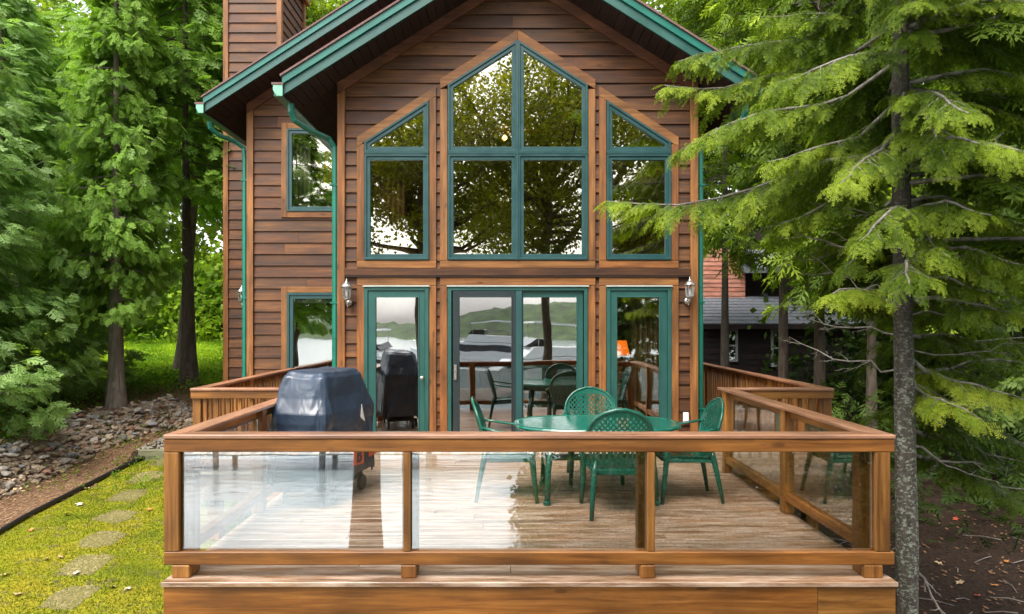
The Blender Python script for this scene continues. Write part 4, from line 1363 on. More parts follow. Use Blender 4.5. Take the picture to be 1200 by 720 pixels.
def along(P, m):
    """resample a polyline (k,3) at m fractions"""
    P = np.asarray(P, float)
    seg = np.linalg.norm(np.diff(P, axis=0), axis=1); cum = np.concatenate([[0], np.cumsum(seg)])
    t = np.asarray(m) * cum[-1]
    return np.stack([np.interp(t, cum, P[:, i]) for i in range(3)], -1)

def branch_fronds(P, L, r, side_len=.42, step=.10, start=.18, flat=1.0, droop=.25, upn=None, dense=1.0):
    """fronds of one main branch following polyline P: side branchlets in a roughly flat fan, fronds along each of them.
       returns (loc, dir, up, tip) lists and twig polylines"""
    loc, dr, up, tip, twigs = [], [], [], [], []
    nb = max(4, int(L / step))
    for i in range(nb):
        f = start + (1 - start) * (i + r.random() * .5) / nb
        p = along(P, [f])[0]; q = along(P, [min(1, f + .03)])[0]; q0 = along(P, [max(0, f - .03)])[0]
        d = q - q0; d /= np.linalg.norm(d) + 1e-9
        h = np.array([d[0], d[1], 0]); h /= np.linalg.norm(h) + 1e-9
        for sg in (-1, 1):
            a = sg * (0.80 + r.normal(0, .22))
            c, s_ = math.cos(a), math.sin(a)
            dd = np.array([h[0] * c - h[1] * s_, h[0] * s_ + h[1] * c, d[2] * .5 - droop * r.random()])
            dd /= np.linalg.norm(dd)
            l = L * side_len * (1.05 - f) ** .8 * r.uniform(.6, 1.15) + .06
            m = max(1, int(l / (.075 / dense)))
            sag = droop * .5 * l
            for k in range(m + 1):
                t = (k + .3) / (m + .6)
                pp = p + dd * l * t + np.array([0, 0, -sag * t * t])
                for e in ((0,) if k == m else (-.6, .6)):
                    c2, s2 = math.cos(e + r.normal(0, .1)), math.sin(e + r.normal(0, .1))
                    d2 = np.array([dd[0] * c2 - dd[1] * s2, dd[0] * s2 + dd[1] * c2, dd[2] - sag / max(l, .1) * t - .55 * r.random() ** 2 + .1])
                    loc.append(pp); dr.append(d2); tip.append(.55 * f + .45 * t)
                    up.append(np.array([r.normal(0, .42) / flat, r.normal(0, .42) / flat, 1]))
            if l > .15: twigs.append([p, p + dd * l * .5 + np.array([0, 0, -sag * .25]), p + dd * l + np.array([0, 0, -sag])])
    # leader
    q0, q = along(P, [.95])[0], along(P, [1.0])[0]
    loc.append(q); dr.append((q - q0)); up.append(np.array([0, 0, 1.0])); tip.append(1.0)
    return loc, dr, up, tip, twigs

def make_branch_mesh(branches, tpl, scale, seed, base_tint=.25, tipgain=.45, **kw):
    r = np.random.default_rng(seed)
    LOC, DR, UP, TP, TW = [], [], [], [], []
    for P in branches:
        P = np.asarray(P, float)
        L = np.linalg.norm(np.diff(P, axis=0), axis=1).sum()
        a, b, c, d, e = branch_fronds(P, L, r, **kw)
        LOC += a; DR += b; UP += c; TP += d; TW += e
    LOC, DR, UP, TP = map(np.array, (LOC, DR, UP, TP))
    n = len(LOC)
    fr = frames(DR, UP)
    sc_ = scale * r.uniform(.45, 1.18, n)
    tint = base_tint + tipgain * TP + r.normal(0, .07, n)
    return expand(*tpl, LOC, fr, sc_, tint), TW

def twig_mesh(TW, r0=.006, seg=4, mb=None):
    mb = mb or MB()
    for P in TW:
        n = len(P)
        mb.tube([Vector(p) for p in P], [r0 * (1 - .7 * i / (n - 1)) for i in range(n)], seg, cap=False)
    return mb

# ---- generic conifer whose branches carry drooping sprays
def conifer_mesh(name, H, Rr, z0, nbr, tpl, scale, seed, mat, curve='cedar', per=.16, frond_n=1.0, profile=None, tint0=.27):
    r = np.random.default_rng(seed)
    LOC, DR, UP, TT, TW = [], [], [], [], []
    for i in range(nbr):
        t = r.random() ** .95
        z = z0 + (H - z0) * t
        prof = (1 - t) ** .62 * (0.72 + .28 * min(1, t * 9)) if profile is None else profile(t)
        L = Rr * prof * r.uniform(.62, 1.12)
        if L < .2: L = .2
        a = r.random() * 2 * math.pi
        h = np.array([math.cos(a), math.sin(a), 0])
        if curve == 'cedar':
            P = np.array([[0, 0, z], h * L * .5 + [0, 0, z - .05 * L], h * L * .85 + [0, 0, z - .10 * L], h * L + [0, 0, z + .02 * L]])
        else:
            dz = -.15 + .5 * t
            P = np.array([[0, 0, z], h * L * .5 + [0, 0, z + dz * L * .5], h * L + [0, 0, z + dz * L - .10 * L]])
        TW.append(P)
        m = int(L / per * 2.4 * frond_n) + 3
        f = .25 + .75 * r.random(m) ** .75
        pts = along(P, f)
        spread = .34 * L * (1.1 - f) + .10
        sidev = np.cross([0, 0, 1], h)
        off = r.uniform(-1, 1, m)
        pts = pts + sidev[None] * (off * spread)[:, None] + np.array([0, 0, 1.])[None] * (r.normal(0, .05, m) - .12 * abs(off) * spread)[:, None]
        dirs = h[None] * r.uniform(.5, 1, m)[:, None] + sidev[None] * (off * .9 + r.normal(0, .25, m))[:, None] + np.array([0, 0, -1.])[None] * r.uniform(-.35, .8, m)[:, None]
        ups = np.stack([r.normal(0, .6, m), r.normal(0, .6, m), np.ones(m)], -1) + h[None] * .45
        LOC.append(pts); DR.append(dirs); UP.append(ups)
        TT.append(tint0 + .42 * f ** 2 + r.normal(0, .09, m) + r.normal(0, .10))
    LOC, DR, UP, TT = map(np.concatenate, (LOC, DR, UP, TT))
    v, f, t = expand(*tpl, LOC, frames(DR, UP), scale * r.uniform(.65, 1.3, len(LOC)), TT)
    me = bigmesh(name, v, f, [mat], tint=t)
    return me, TW

class TreeKind: pass
def conifer_kind(name, H, Rr, z0, nbr, tpl, scale, seed, mat, **kw):
    k = TreeKind()
    k.me, k.tw = conifer_mesh(name, H, Rr, z0, nbr, tpl, scale, seed, mat, **kw)
    mb = MB()
    for P in k.tw[::2]:
        mb.tube([Vector(p) for p in P], [.022, .016, .010, .005][:len(P)] if len(P) == 4 else [.022, .014, .005], 4, cap=False)
    k.limb = None; k.limb_mb = mb; k.H = H
    return k
def place_tree(k, name, loc, scale, rz, label, group, tr, bark, lean=(0, 0), cat='tree'):
    t = empty(name, loc, label, cat, group, rz)
    c = link('crown', k.me, t); c.scale = (scale,) * 3 if not hasattr(scale, '__len__') else scale
    if k.limb is None:
        k.limb = k.limb_mb.build('limbs', bark, None, world_space=False); k.limb.parent = t; k.limb['kind'] = 'stuff'
        l = k.limb
    else:
        l = k.limb.copy(); COL.objects.link(l); l.parent = t
    l.scale = c.scale
    h = k.H * c.scale[2]
    trunk_obj([(lean[0], lean[1], -.3), (lean[0] * .6, lean[1] * .6, h * .2), (0, 0, h * .45), (0, 0, h * .98)], tr, .02, bark, t)
    return t

cedar_a = conifer_kind('cedar_crown', 9.5, 2.1, 1.8, 230, T_CED, 1.0, 11, M['cedar'], per=.125, frond_n=1.55)
cedar_b = conifer_kind('cedar_crown', 9.0, 2.3, .1, 300, T_CED, 1.0, 12, M['cedar2'], per=.125, frond_n=1.3)
cedar_c = conifer_kind('cedar_crown', 13, 2.9, 4.6, 230, T_CED, 1.5, 13, M['cedar'], per=.17, frond_n=1.15, profile=lambda t: (1 - t) ** .6 * .9 + .1)
fir_m = conifer_kind('fir_crown', 13, 2.6, 3.6, 190, T_FIRS, 1.5, 14, M['fir'], curve='fir', per=.20, profile=lambda t: (1 - t) ** .7 * .9 + .12)
fir_d = conifer_kind('fir_crown', 11, 2.6, 1.6, 170, T_CEDS, 1.2, 15, M['firdark'], curve='fir', per=.19, profile=lambda t: (1 - t) ** .6)

def gz(x, y, d=0.0): return (x, y, g1(x, y) + d)
GL = 'cedars along the stone bank'
place_tree(cedar_a, 'cedar_tree', gz(-7.35, 12.6), (.64, .64, 1.0), 0.4, 'cedar with a bare grey trunk foot rising just behind the stone bank', GL, .17, M['bark_grey'])
place_tree(cedar_b, 'cedar_tree', gz(-9.15, 10.6), (1, 1, .95), 2.1, 'pale feathery cedar at the photo edge, its foliage hanging down to the stones', GL, .16, M['bark_grey'])
place_tree(cedar_b, 'cedar_tree', gz(-10.2, 13.6), (1.1, 1.1, .95), 4.0, 'feathery cedar behind the two front cedars at the far left', GL, .18, M['bark_grey'])
GB = 'tall trees on the lawn left of the house'
place_tree(cedar_c, 'cedar_tree', gz(-7.25, 15.1), (.95, .95, .95), 1.0, 'tall dark cedar with a straight leaning trunk at the lawn edge, nearer the house', GB, .19, M['bark'], lean=(.10, 0))
place_tree(cedar_c, 'cedar_tree', gz(-9.3, 20.3), (1.1, 1.1, 1.1), 3.0, 'cedar with a flared leaning trunk standing further back on the bright lawn', GB, .22, M['bark'], lean=(.55, 0))
place_tree(cedar_c, 'cedar_tree', gz(-12.6, 17.5), (1.2, 1.2, .72), 5.0, 'tall full cedar in the left background behind the feathery cedars', GB, .24, M['bark'])

# broadleaf trees
def broadleaf(name, H, Rr, zc, n, tpl, scale, seed, mat, bark, loc, label, group, trunk_r=.2, limbs=None, squash=.8, hollow=.35, gaps=.0, nclump=26):
    r = np.random.default_rng(seed)
    t = empty(name, loc, label, 'tree', group)
    # clump centres spread through the crown
    cc = r.normal(0, 1, (nclump, 3)); cc /= np.linalg.norm(cc, axis=1, keepdims=True)
    cc *= (r.random((nclump, 1)) ** .4) * [[Rr, Rr, Rr * squash]]
    cc[:, 2] += zc
    cr = r.uniform(.22, .42, nclump) * Rr
    w = cr ** 2 / (cr ** 2).sum()
    ids = r.choice(nclump, n, p=w)
    d = r.normal(0, 1, (n, 3)); d /= np.linalg.norm(d, axis=1, keepdims=True)
    rad = cr[ids] * (hollow + (1 - hollow) * r.random(n) ** .5)
    pos = cc[ids] + d * rad[:, None] * [[1, 1, .75]]
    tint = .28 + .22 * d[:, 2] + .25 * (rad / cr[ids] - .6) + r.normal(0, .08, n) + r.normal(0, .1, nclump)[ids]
    dirs = d + r.normal(0, .6, (n, 3)); ups = r.normal(0, .4, (n, 3)) + [[0, 0, 1]]
    v, f, tt_ = expand(*tpl, pos, frames(dirs, ups), scale * r.uniform(.7, 1.25, n), tint)
    link('crown', bigmesh(name + '_crown', v, f, [mat], tint=tt_), t)
    z0 = zc - Rr * squash
    trunk_obj([(0, 0, -.4), (.05, 0, z0 * .5), (0, .05, z0 + .2), (.1, 0, zc)], trunk_r, trunk_r * .35, bark, t)
    mb = MB()
    for k in range(nclump):
        a = Vector((0, 0, max(z0 * .8, min(zc, z0 + (cc[k][2] - z0) * .45))))
        b = Vector(cc[k]); m_ = a.lerp(b, .5) + Vector((r.normal(0, .15), r.normal(0, .15), -.12 * Rr * r.random()))
        mb.tube([a, m_, b], [trunk_r * .38, trunk_r * .22, .02], 5, cap=False)
    for l in (limbs or []):
        mb.tube([Vector(p) for p in l[0]], l[1], 8)
    mb.build('limbs', bark, t, smooth=True, world_space=False)['kind'] = 'stuff'
    return t
GM = 'bright broadleaf trees far behind the house'
for i, (x, y, H, Rr, zc_, lab) in enumerate([(-21, 31, 13, 5.5, 9.5, 'bright yellow-green broadleaf tree behind the cedars at the far left'),
                             (-13.5, 33, 13, 5.5, 11.5, 'yellow-green broadleaf tree beyond the lawn, left of the chimney'),
                             (-9.2, 31, 13, 4.2, 13.5, 'bright green treetop showing between the chimney and the roof'),
                             (6.8, 30, 12, 5.0, 13.0, 'bright green treetop above the right slope of the roof'),
                             (17, 33, 12, 6.0, 11, 'broad green treetop behind the firs at the right')]):
    broadleaf('broadleaf_tree', H, Rr, zc_, 2600, T_LEAFB, 1.0, 30 + i, M['maple2'], M['bark'], gz(x, y), lab, GM, trunk_r=.25, nclump=30)

# lake-side maples behind the camera: they show in the windows
broadleaf('maple_tree', 13, 5.8, 10.6, 6400, T_LEAF, 1.0, 50, M['maple'], M['bark'], (1.25, -6.2, -2.6), 'maple on the lake shore whose forked trunk is mirrored in the sliding door',
          'trees on the lake shore mirrored in the glass', trunk_r=.23, nclump=44, squash=.68,
          limbs=[([(0, 0, 6.3), (1.0, .1, 7.6), (2.4, .3, 9.2), (3.4, .3, 11.0)], [.17, .14, .10, .05]), ([(0, 0, 6.8), (-1.4, 0, 8.2), (-3.0, .2, 9.4), (-4.0, 0, 11.6)], [.14, .11, .08, .04]), ([(0, 0, 6.6), (.2, .2, 9), (-.2, 0, 12)], [.15, .10, .05])])
broadleaf('maple_tree', 13, 3.6, 9.4, 2500, T_LEAF, 1.0, 51, M['maple'], M['bark'], (-2.75, -3.4, -2.8), 'maple on the lake shore whose straight trunk is mirrored in the left window',
          'trees on the lake shore mirrored in the glass', trunk_r=.30, nclump=30, squash=.9,
          limbs=[([(0, 0, 3.2), (0, 0, 6), (.1, 0, 10)], [.27, .22, .14])])
broadleaf('maple_tree', 11, 4.0, 7.0, 4200, T_LEAF, 1.0, 52, M['maple'], M['bark'], (7.2, -7.5, -2.5), 'leafy maple on the lake shore mirrored darkly in the right side windows',
          'trees on the lake shore mirrored in the glass', trunk_r=.2, nclump=20)

place_tree(fir_d, 'fir_tree', (4.6, -6.8, -2.9), (.85, .85, .8), 1.0, 'dark fir on the lake shore mirrored in the right glass door behind the lamp', 'trees on the lake shore mirrored in the glass', .14, M['bark_dark'])
place_tree(cedar_c, 'cedar_tree', (-9.0, -6.0, -3.0), (1.15, 1.15, 1.0), 1.0, 'full cedar on the lake shore mirrored darkly in the windows of the left wing', 'trees on the lake shore mirrored in the glass', .2, M['bark'])
# right side: trunks of firs by the neighbour's cottage
GR = 'firs between the house and the dark cottage'
place_tree(fir_m, 'fir_tree', gz(6.1, 19.5), (1, 1, 1.3), .3, 'fir with a double dark trunk right beside the house corner', GR, .15, M['bark_dark'])
place_tree(fir_m, 'fir_tree', gz(6.75, 17.0), (.95, .95, 1.35), 2.3, 'fir with a straight mossy trunk in front of the cottage, between its two windows', GR, .15, M['bark'])
place_tree(fir_m, 'fir_tree', gz(6.55, 14.6), (.85, .85, 1.25), 4.2, 'fir with a thick reddish bare trunk just behind the side railing', GR, .15, M['bark'])
place_tree(fir_m, 'fir_tree', gz(6.75, 12.9), (.8, .8, .9), 5.3, 'fir with a brown trunk at the outer corner of the side railing', GR, .13, M['bark'])
place_tree(fir_d, 'fir_tree', gz(10.2, 15.2), (1, 1, 1.05), .8, 'dark full fir in the shade to the right of the cottage', GR, .16, M['bark_dark'])
place_tree(fir_d, 'fir_tree', gz(8.8, 10.8), (.75, .75, .95), 2.8, 'dark low-branched fir behind the lichen-spotted trunk', GR, .12, M['bark_dark'])
place_tree(fir_m, 'fir_tree', gz(9.6, 12.0), (1, 1, 1.0), 3.6, 'green fir filling the upper right behind the near trunk', GR, .17, M['bark_dark'])
place_tree(fir_d, 'fir_tree', gz(13.5, 20), (1.3, 1.3, 1.2), 1.6, 'dark fir furthest to the right beyond the cottage', GR, .2, M['bark_dark'])
place_tree(fir_m, 'fir_tree', gz(12.5, 23), (1.3, 1.3, 1.25), 5.9, 'tall green fir behind the cottage roof', GR, .2, M['bark_dark'])

# far woods closing the view
def woods(name, label, xs, ys, n, hmax, mat, seed, tpl=None, scale=1.4, zb=0.0):
    r = np.random.default_rng(seed)
    x = r.uniform(*xs, n); y = r.uniform(*ys, n)
    hmod = hmax * (.75 + .25 * np.sin(x * .45 + seed) * np.cos(x * .17 + 2))
    z = gh(x, y) + zb + r.random(n) ** 1.15 * hmod
    tint = .30 + .3 * np.sin(x * .9 + z * .7) * np.cos(y * .8 + z * .9) + r.normal(0, .1, n)
    v, f, t = expand(*(tpl or T_LEAFB), np.stack([x, y, z], -1), frames(r.normal(0, 1, (n, 3)), r.normal(0, .4, (n, 3)) + [[0, 0, 1]]), scale * r.uniform(.7, 1.3, n), tint)
    o = link(name, bigmesh(name, v, f, [mat], tint=t))
    return tag(o, label, kind='stuff')
woods('far_woods', 'far-off green woods closing the view behind the house', (-52, 50), (38, 50), 14000, 29, M['maple2'], 61, scale=1.8)
woods('undergrowth', 'leafy undergrowth on the bank beyond the bright lawn', (-26, -3), (29, 36), 3600, 6.0, M['ivy'], 62, scale=.95)
woods('undergrowth', 'dark undergrowth in the shade right of the deck', (8, 22), (13, 26), 1500, 3.0, M['firdark'], 63, scale=.8)
woods('shore_bushes', 'low bushes along the lake shore in front of the right half of the deck', (.2, 9), (-7.5, -2.5), 8000, 2.9, M['firdark'], 64, tpl=T_LEAF, scale=.85)
# hemlock seedlings below the near fir
woods('fir_undergrowth', 'low dark fir sprays on the shaded slope right of the deck', (4.6, 11), (8.8, 14), 1800, 1.6, M['firdark'], 65, tpl=T_FIRS, scale=1.0)
woods('groundcover', 'leafy ground cover on the raised bed behind the stone bank', (-13, -7.6), (9.5, 15), 900, .32, M['ivy'], 66, tpl=T_LEAF, scale=.42)
woods('groundcover', 'leafy ground cover between the stone bank and the lawn', (-9.6, -3), (14.3, 18.5), 1100, .22, M['ivy'], 67, tpl=T_LEAF, scale=.45)

# ---- near fir with hero branches (world coordinates)
TX, TY = 2.965, 5.33
TZ = g1(TX, TY)
nf = empty('fir_tree', (TX, TY, TZ), 'near fir with a lichen-spotted trunk touching the right corner of the deck', 'tree')
OFF[nf.name] = Vector((TX, TY, TZ))
trunk_obj([(0.0, 0, -.3), (0.01, 0, 1.5), (0, .03, 3.2), (-.03, .02, 5.0), (-.02, 0, 6.6), (0, 0, 10)], .093, .045, M['bark_lichen'], nf, seg=16, flare=1.15)
def W(px, py, s):
    s = 130 + (s - 130) * .45   # a point given where it stands in the photograph and its scale (pixels per metre = 800 / distance)
    return np.array([(px - 593) / s + CAMX, 800 / s, CAMZ + (379 - py) / s])
trk = lambda z: np.array([TX, TY, z])
hero = [
    # long bough reaching over the house wall
    [trk(3.05), W(955, 191, 142), W(867, 228, 137), W(807, 240, 134), W(712, 236, 132)],
    # cluster below the right eave
    [trk(4.1), W(985, 75, 140), W(905, 88, 136), W(840, 105, 134), W(778, 100, 132)],
    [trk(4.7), W(960, 45, 140), W(880, 52, 135), W(825, 62, 132), W(795, 72, 131)],
    [trk(3.8), W(985, 120, 150), W(900, 130, 150), W(840, 150, 148), W(795, 178, 146)],
    [trk(3.5), W(1010, 160, 160), W(950, 175, 165), W(900, 190, 165)],
    # right hand side
    [trk(3.9), W(1120, 60, 150), W(1190, 50, 155), W(1260, 60, 160)],
    [trk(3.3), W(1110, 110, 165), W(1170, 130, 180), W(1230, 150, 190)],
    [trk(3.0), W(1100, 165, 170), W(1150, 195, 190), W(1210, 215, 200)],
    [trk(2.6), W(1105, 230, 165), W(1160, 255, 180), W(1230, 270, 190)],
    [trk(2.3), W(1110, 290, 170), W(1160, 300, 190), W(1220, 320, 200)],
    [trk(1.9), W(1110, 350, 175), W(1160, 360, 195), W(1225, 375, 205)],
    [trk(4.8), W(1010, 20, 150), W(950, 15, 150), W(890, 20, 150)],
    [trk(4.6), W(1100, 20, 160), W(1160, 0, 170), W(1240, -5, 175)],
    [trk(2.9), W(1010, 215, 150), W(960, 245, 150), W(915, 262, 150)],
    [trk(3.3), W(1040, 170, 175), W(1010, 190, 200), W(985, 215, 215)],
    [trk(3.6), W(1080, 130, 175), W(1100, 160, 210), W(1110, 190, 225)],
    [trk(2.75), W(1035, 245, 160), W(1010, 290, 170), W(990, 315, 175)],
    [trk(2.5), W(1070, 250, 180), W(1095, 285, 205), W(1110, 300, 215)],
    [trk(3.35), trk(3.3) + [-.10, -.5, .05], trk(3.1) + [-.25, -1.1, -.1]],
    [trk(2.95), trk(2.95) + [.15, -.5, .05], trk(2.8) + [.35, -1.15, -.1]],
    [trk(2.55), trk(2.55) + [-.3, -.4, .0], trk(2.4) + [-.75, -.75, -.15]],
    [trk(4.3), trk(4.35) + [-.2, -.5, .05], trk(4.2) + [-.5, -1.0, -.1]],
    [trk(4.0), trk(4.0) + [.3, -.4, .05], trk(3.85) + [.7, -.9, -.1]],
    [trk(2.2), trk(2.2) + [.4, -.3, .0], trk(2.05) + [1.0, -.6, -.15]],
    [trk(3.7), trk(3.7) + [-.5, -.3, .0], trk(3.6) + [-1.2, -.5, -.2]],
]
rh = np.random.default_rng(91)
for i_ in range(34):
    z_ = 1.9 + 3.6 * rh.random(); a_ = rh.uniform(-2.6, .3); L_ = rh.uniform(.45, 1.15)
    h_ = np.array([math.cos(a_), math.sin(a_), 0])
    hero.append([trk(z_), trk(z_) + h_ * L_ * .5 + [0, 0, .03], trk(z_) + h_ * L_ + [0, 0, -.18 * L_]])
bright = [
    [trk(1.45), W(1095, 440, 165), W(1150, 452, 180), W(1215, 475, 190)],
    [trk(1.35), W(1080, 462, 170), W(1110, 470, 190), W(1150, 492, 200)],
    [trk(1.8), W(1020, 340, 175), W(1000, 338, 190), W(975, 345, 200)],
]
low = [
    [trk(1.1), W(1110, 500, 150), W(1150, 530, 155), W(1215, 545, 160)],
    [trk(.9), W(1105, 515, 140), W(1150, 560, 150), W(1210, 600, 150)],
    [trk(1.3), W(1110, 430, 140), W(1170, 420, 140), W(1230, 430, 140)],
    [trk(1.0), W(1100, 470, 120), W(1150, 500, 112), W(1200, 520, 108)],
    [trk(1.6), W(1100, 390, 120), W(1150, 400, 112), W(1210, 395, 108)],
    [trk(.7), W(1105, 540, 125), W(1160, 570, 118), W(1215, 575, 112)],
    [trk(1.9), W(1110, 360, 125), W(1160, 350, 115), W(1220, 355, 110)],
    [trk(1.2), W(1120, 480, 150), W(1180, 510, 160), W(1230, 540, 165)],
]
def bmesh_world(branches, tpl, scale, seed, mat, name, tw_r=.006, **kw):
    (v, f, t), TW = make_branch_mesh(branches, tpl, scale, seed, **kw)
    v = v - np.array([TX, TY, TZ])
    link(name, bigmesh(name, v, f, [mat], tint=t), nf)
    mb = MB()
    for P in branches:
        P = along(P, np.linspace(0, 1, 9)) - np.array([TX, TY, TZ])
        P[1:-1] += np.random.default_rng(seed).normal(0, .012, (7, 3))
        mb.tube([Vector(p) for p in P], list(np.linspace(.020, .004, 9)), 6, cap=False)
    twig_mesh([[np.asarray(p) - [TX, TY, TZ] for p in tw] for tw in TW], tw_r * .6, 4, mb)
    mb.build('limb', M['deadwood'], nf, smooth=True, world_space=False)
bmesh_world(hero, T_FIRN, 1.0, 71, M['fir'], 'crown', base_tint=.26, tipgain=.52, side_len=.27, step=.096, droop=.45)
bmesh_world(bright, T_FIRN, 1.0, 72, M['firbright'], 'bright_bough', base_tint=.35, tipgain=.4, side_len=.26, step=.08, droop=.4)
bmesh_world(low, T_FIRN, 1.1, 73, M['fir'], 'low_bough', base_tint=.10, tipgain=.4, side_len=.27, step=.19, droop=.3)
# upper crown out of the frame and round the back
r_ = np.random.default_rng(74)
ups_ = []
for i in range(60):
    z = 2.2 + 7.3 * r_.random(); a = r_.uniform(-.9, 1.7) if z < 5.5 else r_.uniform(0, 6.28)
    L = (2.6 - .22 * (z - 2)) * r_.uniform(.7, 1.1)
    h = np.array([math.cos(a), math.sin(a), 0])
    P_ = ups_.append([trk(z), trk(z) + h * L * .5 + [0, 0, -.02 * L], trk(z) + h * L + [0, 0, -.2 * L]])
bmesh_world(ups_, T_FIRS, .95, 75, M['fir'], 'upper_crown', base_tint=.25, tipgain=.4, side_len=.30, step=.17, droop=.4)
# bare twigs and dead branches on the trunk
mb = MB()
rr = random.Random(5)
def dead(a, b, rad, depth=0):
    a, b = Vector(a), Vector(b)
    n = 7; pts = []
    for i in range(n + 1):
        t = i / n
        j = Vector((rr.gauss(0, 1), rr.gauss(0, 1), rr.gauss(0, 1))) * (b - a).length * .02 * (1 if 0 < i < n else 0)
        pts.append(a.lerp(b, t) + j + Vector((0, 0, -.06 * (b - a).length * math.sin(t * math.pi))))
    mb.tube(pts, [rad * (1 - .75 * i / n) for i in range(n + 1)], 5, cap=False)
    if depth < 2:
        for i in range(2, n + 1):
            for s in (-1, 1):
                if rr.random() < .62:
                    d = (b - a).normalized(); L = (b - a).length * rr.uniform(.12, .34) * (1.1 - i / n * .5)
                    side = Vector((-d.y, d.x, 0)) * s * rr.uniform(.5, 1) + d * rr.uniform(.3, .9) + Vector((0, 0, rr.uniform(-.5, .35)))
                    dead(pts[i], pts[i] + side.normalized() * L, rad * .45, depth + 1)
def T3(p): return Vector(p) - Vector((TX, TY, TZ))
for a, b, rad in ((trk(1.35), W(925, 395, 130), .010), (trk(1.6), W(935, 360, 125), .009), (trk(1.9), W(950, 300, 120), .009), (trk(2.3), W(905, 265, 125), .010),
                  (trk(1.25), W(1195, 468, 125), .012), (trk(.75), W(1190, 545, 150), .013), (trk(1.5), W(1190, 400, 140), .008), (trk(2.5), W(935, 215, 120), .010),
                  (trk(1.75), W(1200, 330, 160), .010), (trk(3.4), W(1180, 90, 120), .014), (trk(3.9), W(1190, 20, 120), .014), (trk(3.0), W(1185, 150, 120), .012)):
    dead(T3(a), T3(b), rad)
mb.build('dead_branch', M['deadwood'], nf, smooth=True, world_space=False)['kind'] = 'stuff'
# fallen branch on the slope
mb = MB()
o_ = Vector(gz(3.35, 5.6))
dead(W(1062, 640, 140), W(1135, 760, 175), .014)
fb = mb.build('fallen_branch', M['deadwood'], None, smooth=True)
tag(fb, 'grey dead branch leaning out over the dark slope beside the near fir trunk', 'branch')

# ------------------------------------------------------------------ stone bank
sb = empty('stone_bank', gz(-6.9, 11), 'low bank of loose grey and tan field stones beside the mulch bed', 'stone bank')
def stone_mat(name, c1, c2):
    m, nt, b, out = newmat(name)
    co = coords(nt, (1, 1, 1))
    n = nd(nt, "ShaderNodeTexNoise", Scale=9.0, Detail=6.0); nt.links.new(co, n.inputs['Vector'])
    c = ramp(nt, n.outputs['Fac'], [(0.3, c1), (0.7, c2)]).outputs[0]
    oi = nt.nodes.new("ShaderNodeObjectInfo")
    c = mixc(nt, 1.0, c, ramp(nt, oi.outputs['Random'], [(0, (.6, .55, .5)), (.5, (1, .95, .9)), (1, (1.35, 1.3, 1.25))]).outputs[0], 'MULTIPLY')
    nt.links.new(c, b.inputs['Base Color']); b.inputs['Roughness'].default_value = .85
    bp = nd(nt, "ShaderNodeBump", Strength=.5, Distance=.02); nt.links.new(n.outputs['Fac'], bp.inputs['Height']); nt.links.new(bp.outputs[0], b.inputs['Normal'])
    return m
SM = [stone_mat('grey_stone', (.20, .19, .17), (.46, .44, .41)), stone_mat('tan_stone', (.20, .155, .115), (.44, .37, .29)), stone_mat('slate_stone', (.11, .11, .12), (.28, .29, .30)), stone_mat('rusty_stone', (.12, .06, .04), (.26, .15, .10)), stone_mat('olive_pebble', (.12, .10, .04), (.26, .22, .11))]
import bmesh
stones = []
for k in range(12):
    bm = bmesh.new(); bmesh.ops.create_icosphere(bm, subdivisions=1, radius=1)
    for v in bm.verts:
        v.co *= random.uniform(.72, 1.15)
        v.co.x *= 1.25; v.co.z *= .5
    me = bpy.data.meshes.new('stone'); bm.to_mesh(me); bm.free(); me.materials.append(SM[k % 4]); stones.append(me)
boff = OFF[sb.name] = Vector(sb.location)
ns = 0; used = 0
bankpts = []
rs = random.Random(9)
while ns < 2600:
    t = rs.random()
    Y = 7.6 + t * 6.0
    u = rs.random()
    X = float(bank_x(Y)) - .02 - u * .95
    bankpts.append((X, Y)); ns += 1
for k in range(420):
    X = rs.uniform(-6.2, -3.2); Y = 13.15 + rs.random() * 1.0 + (X + 4) * -.08
    bankpts.append((X, Y))
bankpts.sort(key=lambda p: -1 / p[1] + (0 if rs.random() < .6 else .03))
vis = [p for p in bankpts if p[1] > 8.4]; rs.shuffle(vis)
big = vis[:298]
for X, Y in big:
    me = stones[rs.randrange(12)]
    o = bpy.data.objects.new('stone', me); COL.objects.link(o); o.parent = sb
    s = rs.uniform(.045, .10)
    o.location = Vector((X, Y, g1(X, Y) + s * .45 + rs.uniform(0, .07))) - boff
    o.rotation_euler = (rs.gauss(0, .25), rs.gauss(0, .25), rs.uniform(0, 6.28)); o.scale = (s, s * rs.uniform(.7, 1.1), s * rs.uniform(.8, 1.2))
rub = MB()
icov = [tuple(v.co) for v in stones[0].vertices]; icof = [tuple(p.vertices) for p in stones[0].polygons]
for X, Y in [p for p in bankpts if p not in set(big)]:
    s = rs.uniform(.03, .085)
    m4 = Matrix.Translation(Vector((X, Y, g1(X, Y) + s * .3)) - boff) @ Matrix.Rotation(rs.uniform(0, 6.28), 4, 'Z') @ Matrix.Rotation(rs.gauss(0, .4), 4, 'X')
    rub.add([m4 @ (Vector(v) * s) for v in icov], icof)
ro = rub.build('rubble', SM[1], sb, world_space=False); ro['kind'] = 'stuff'

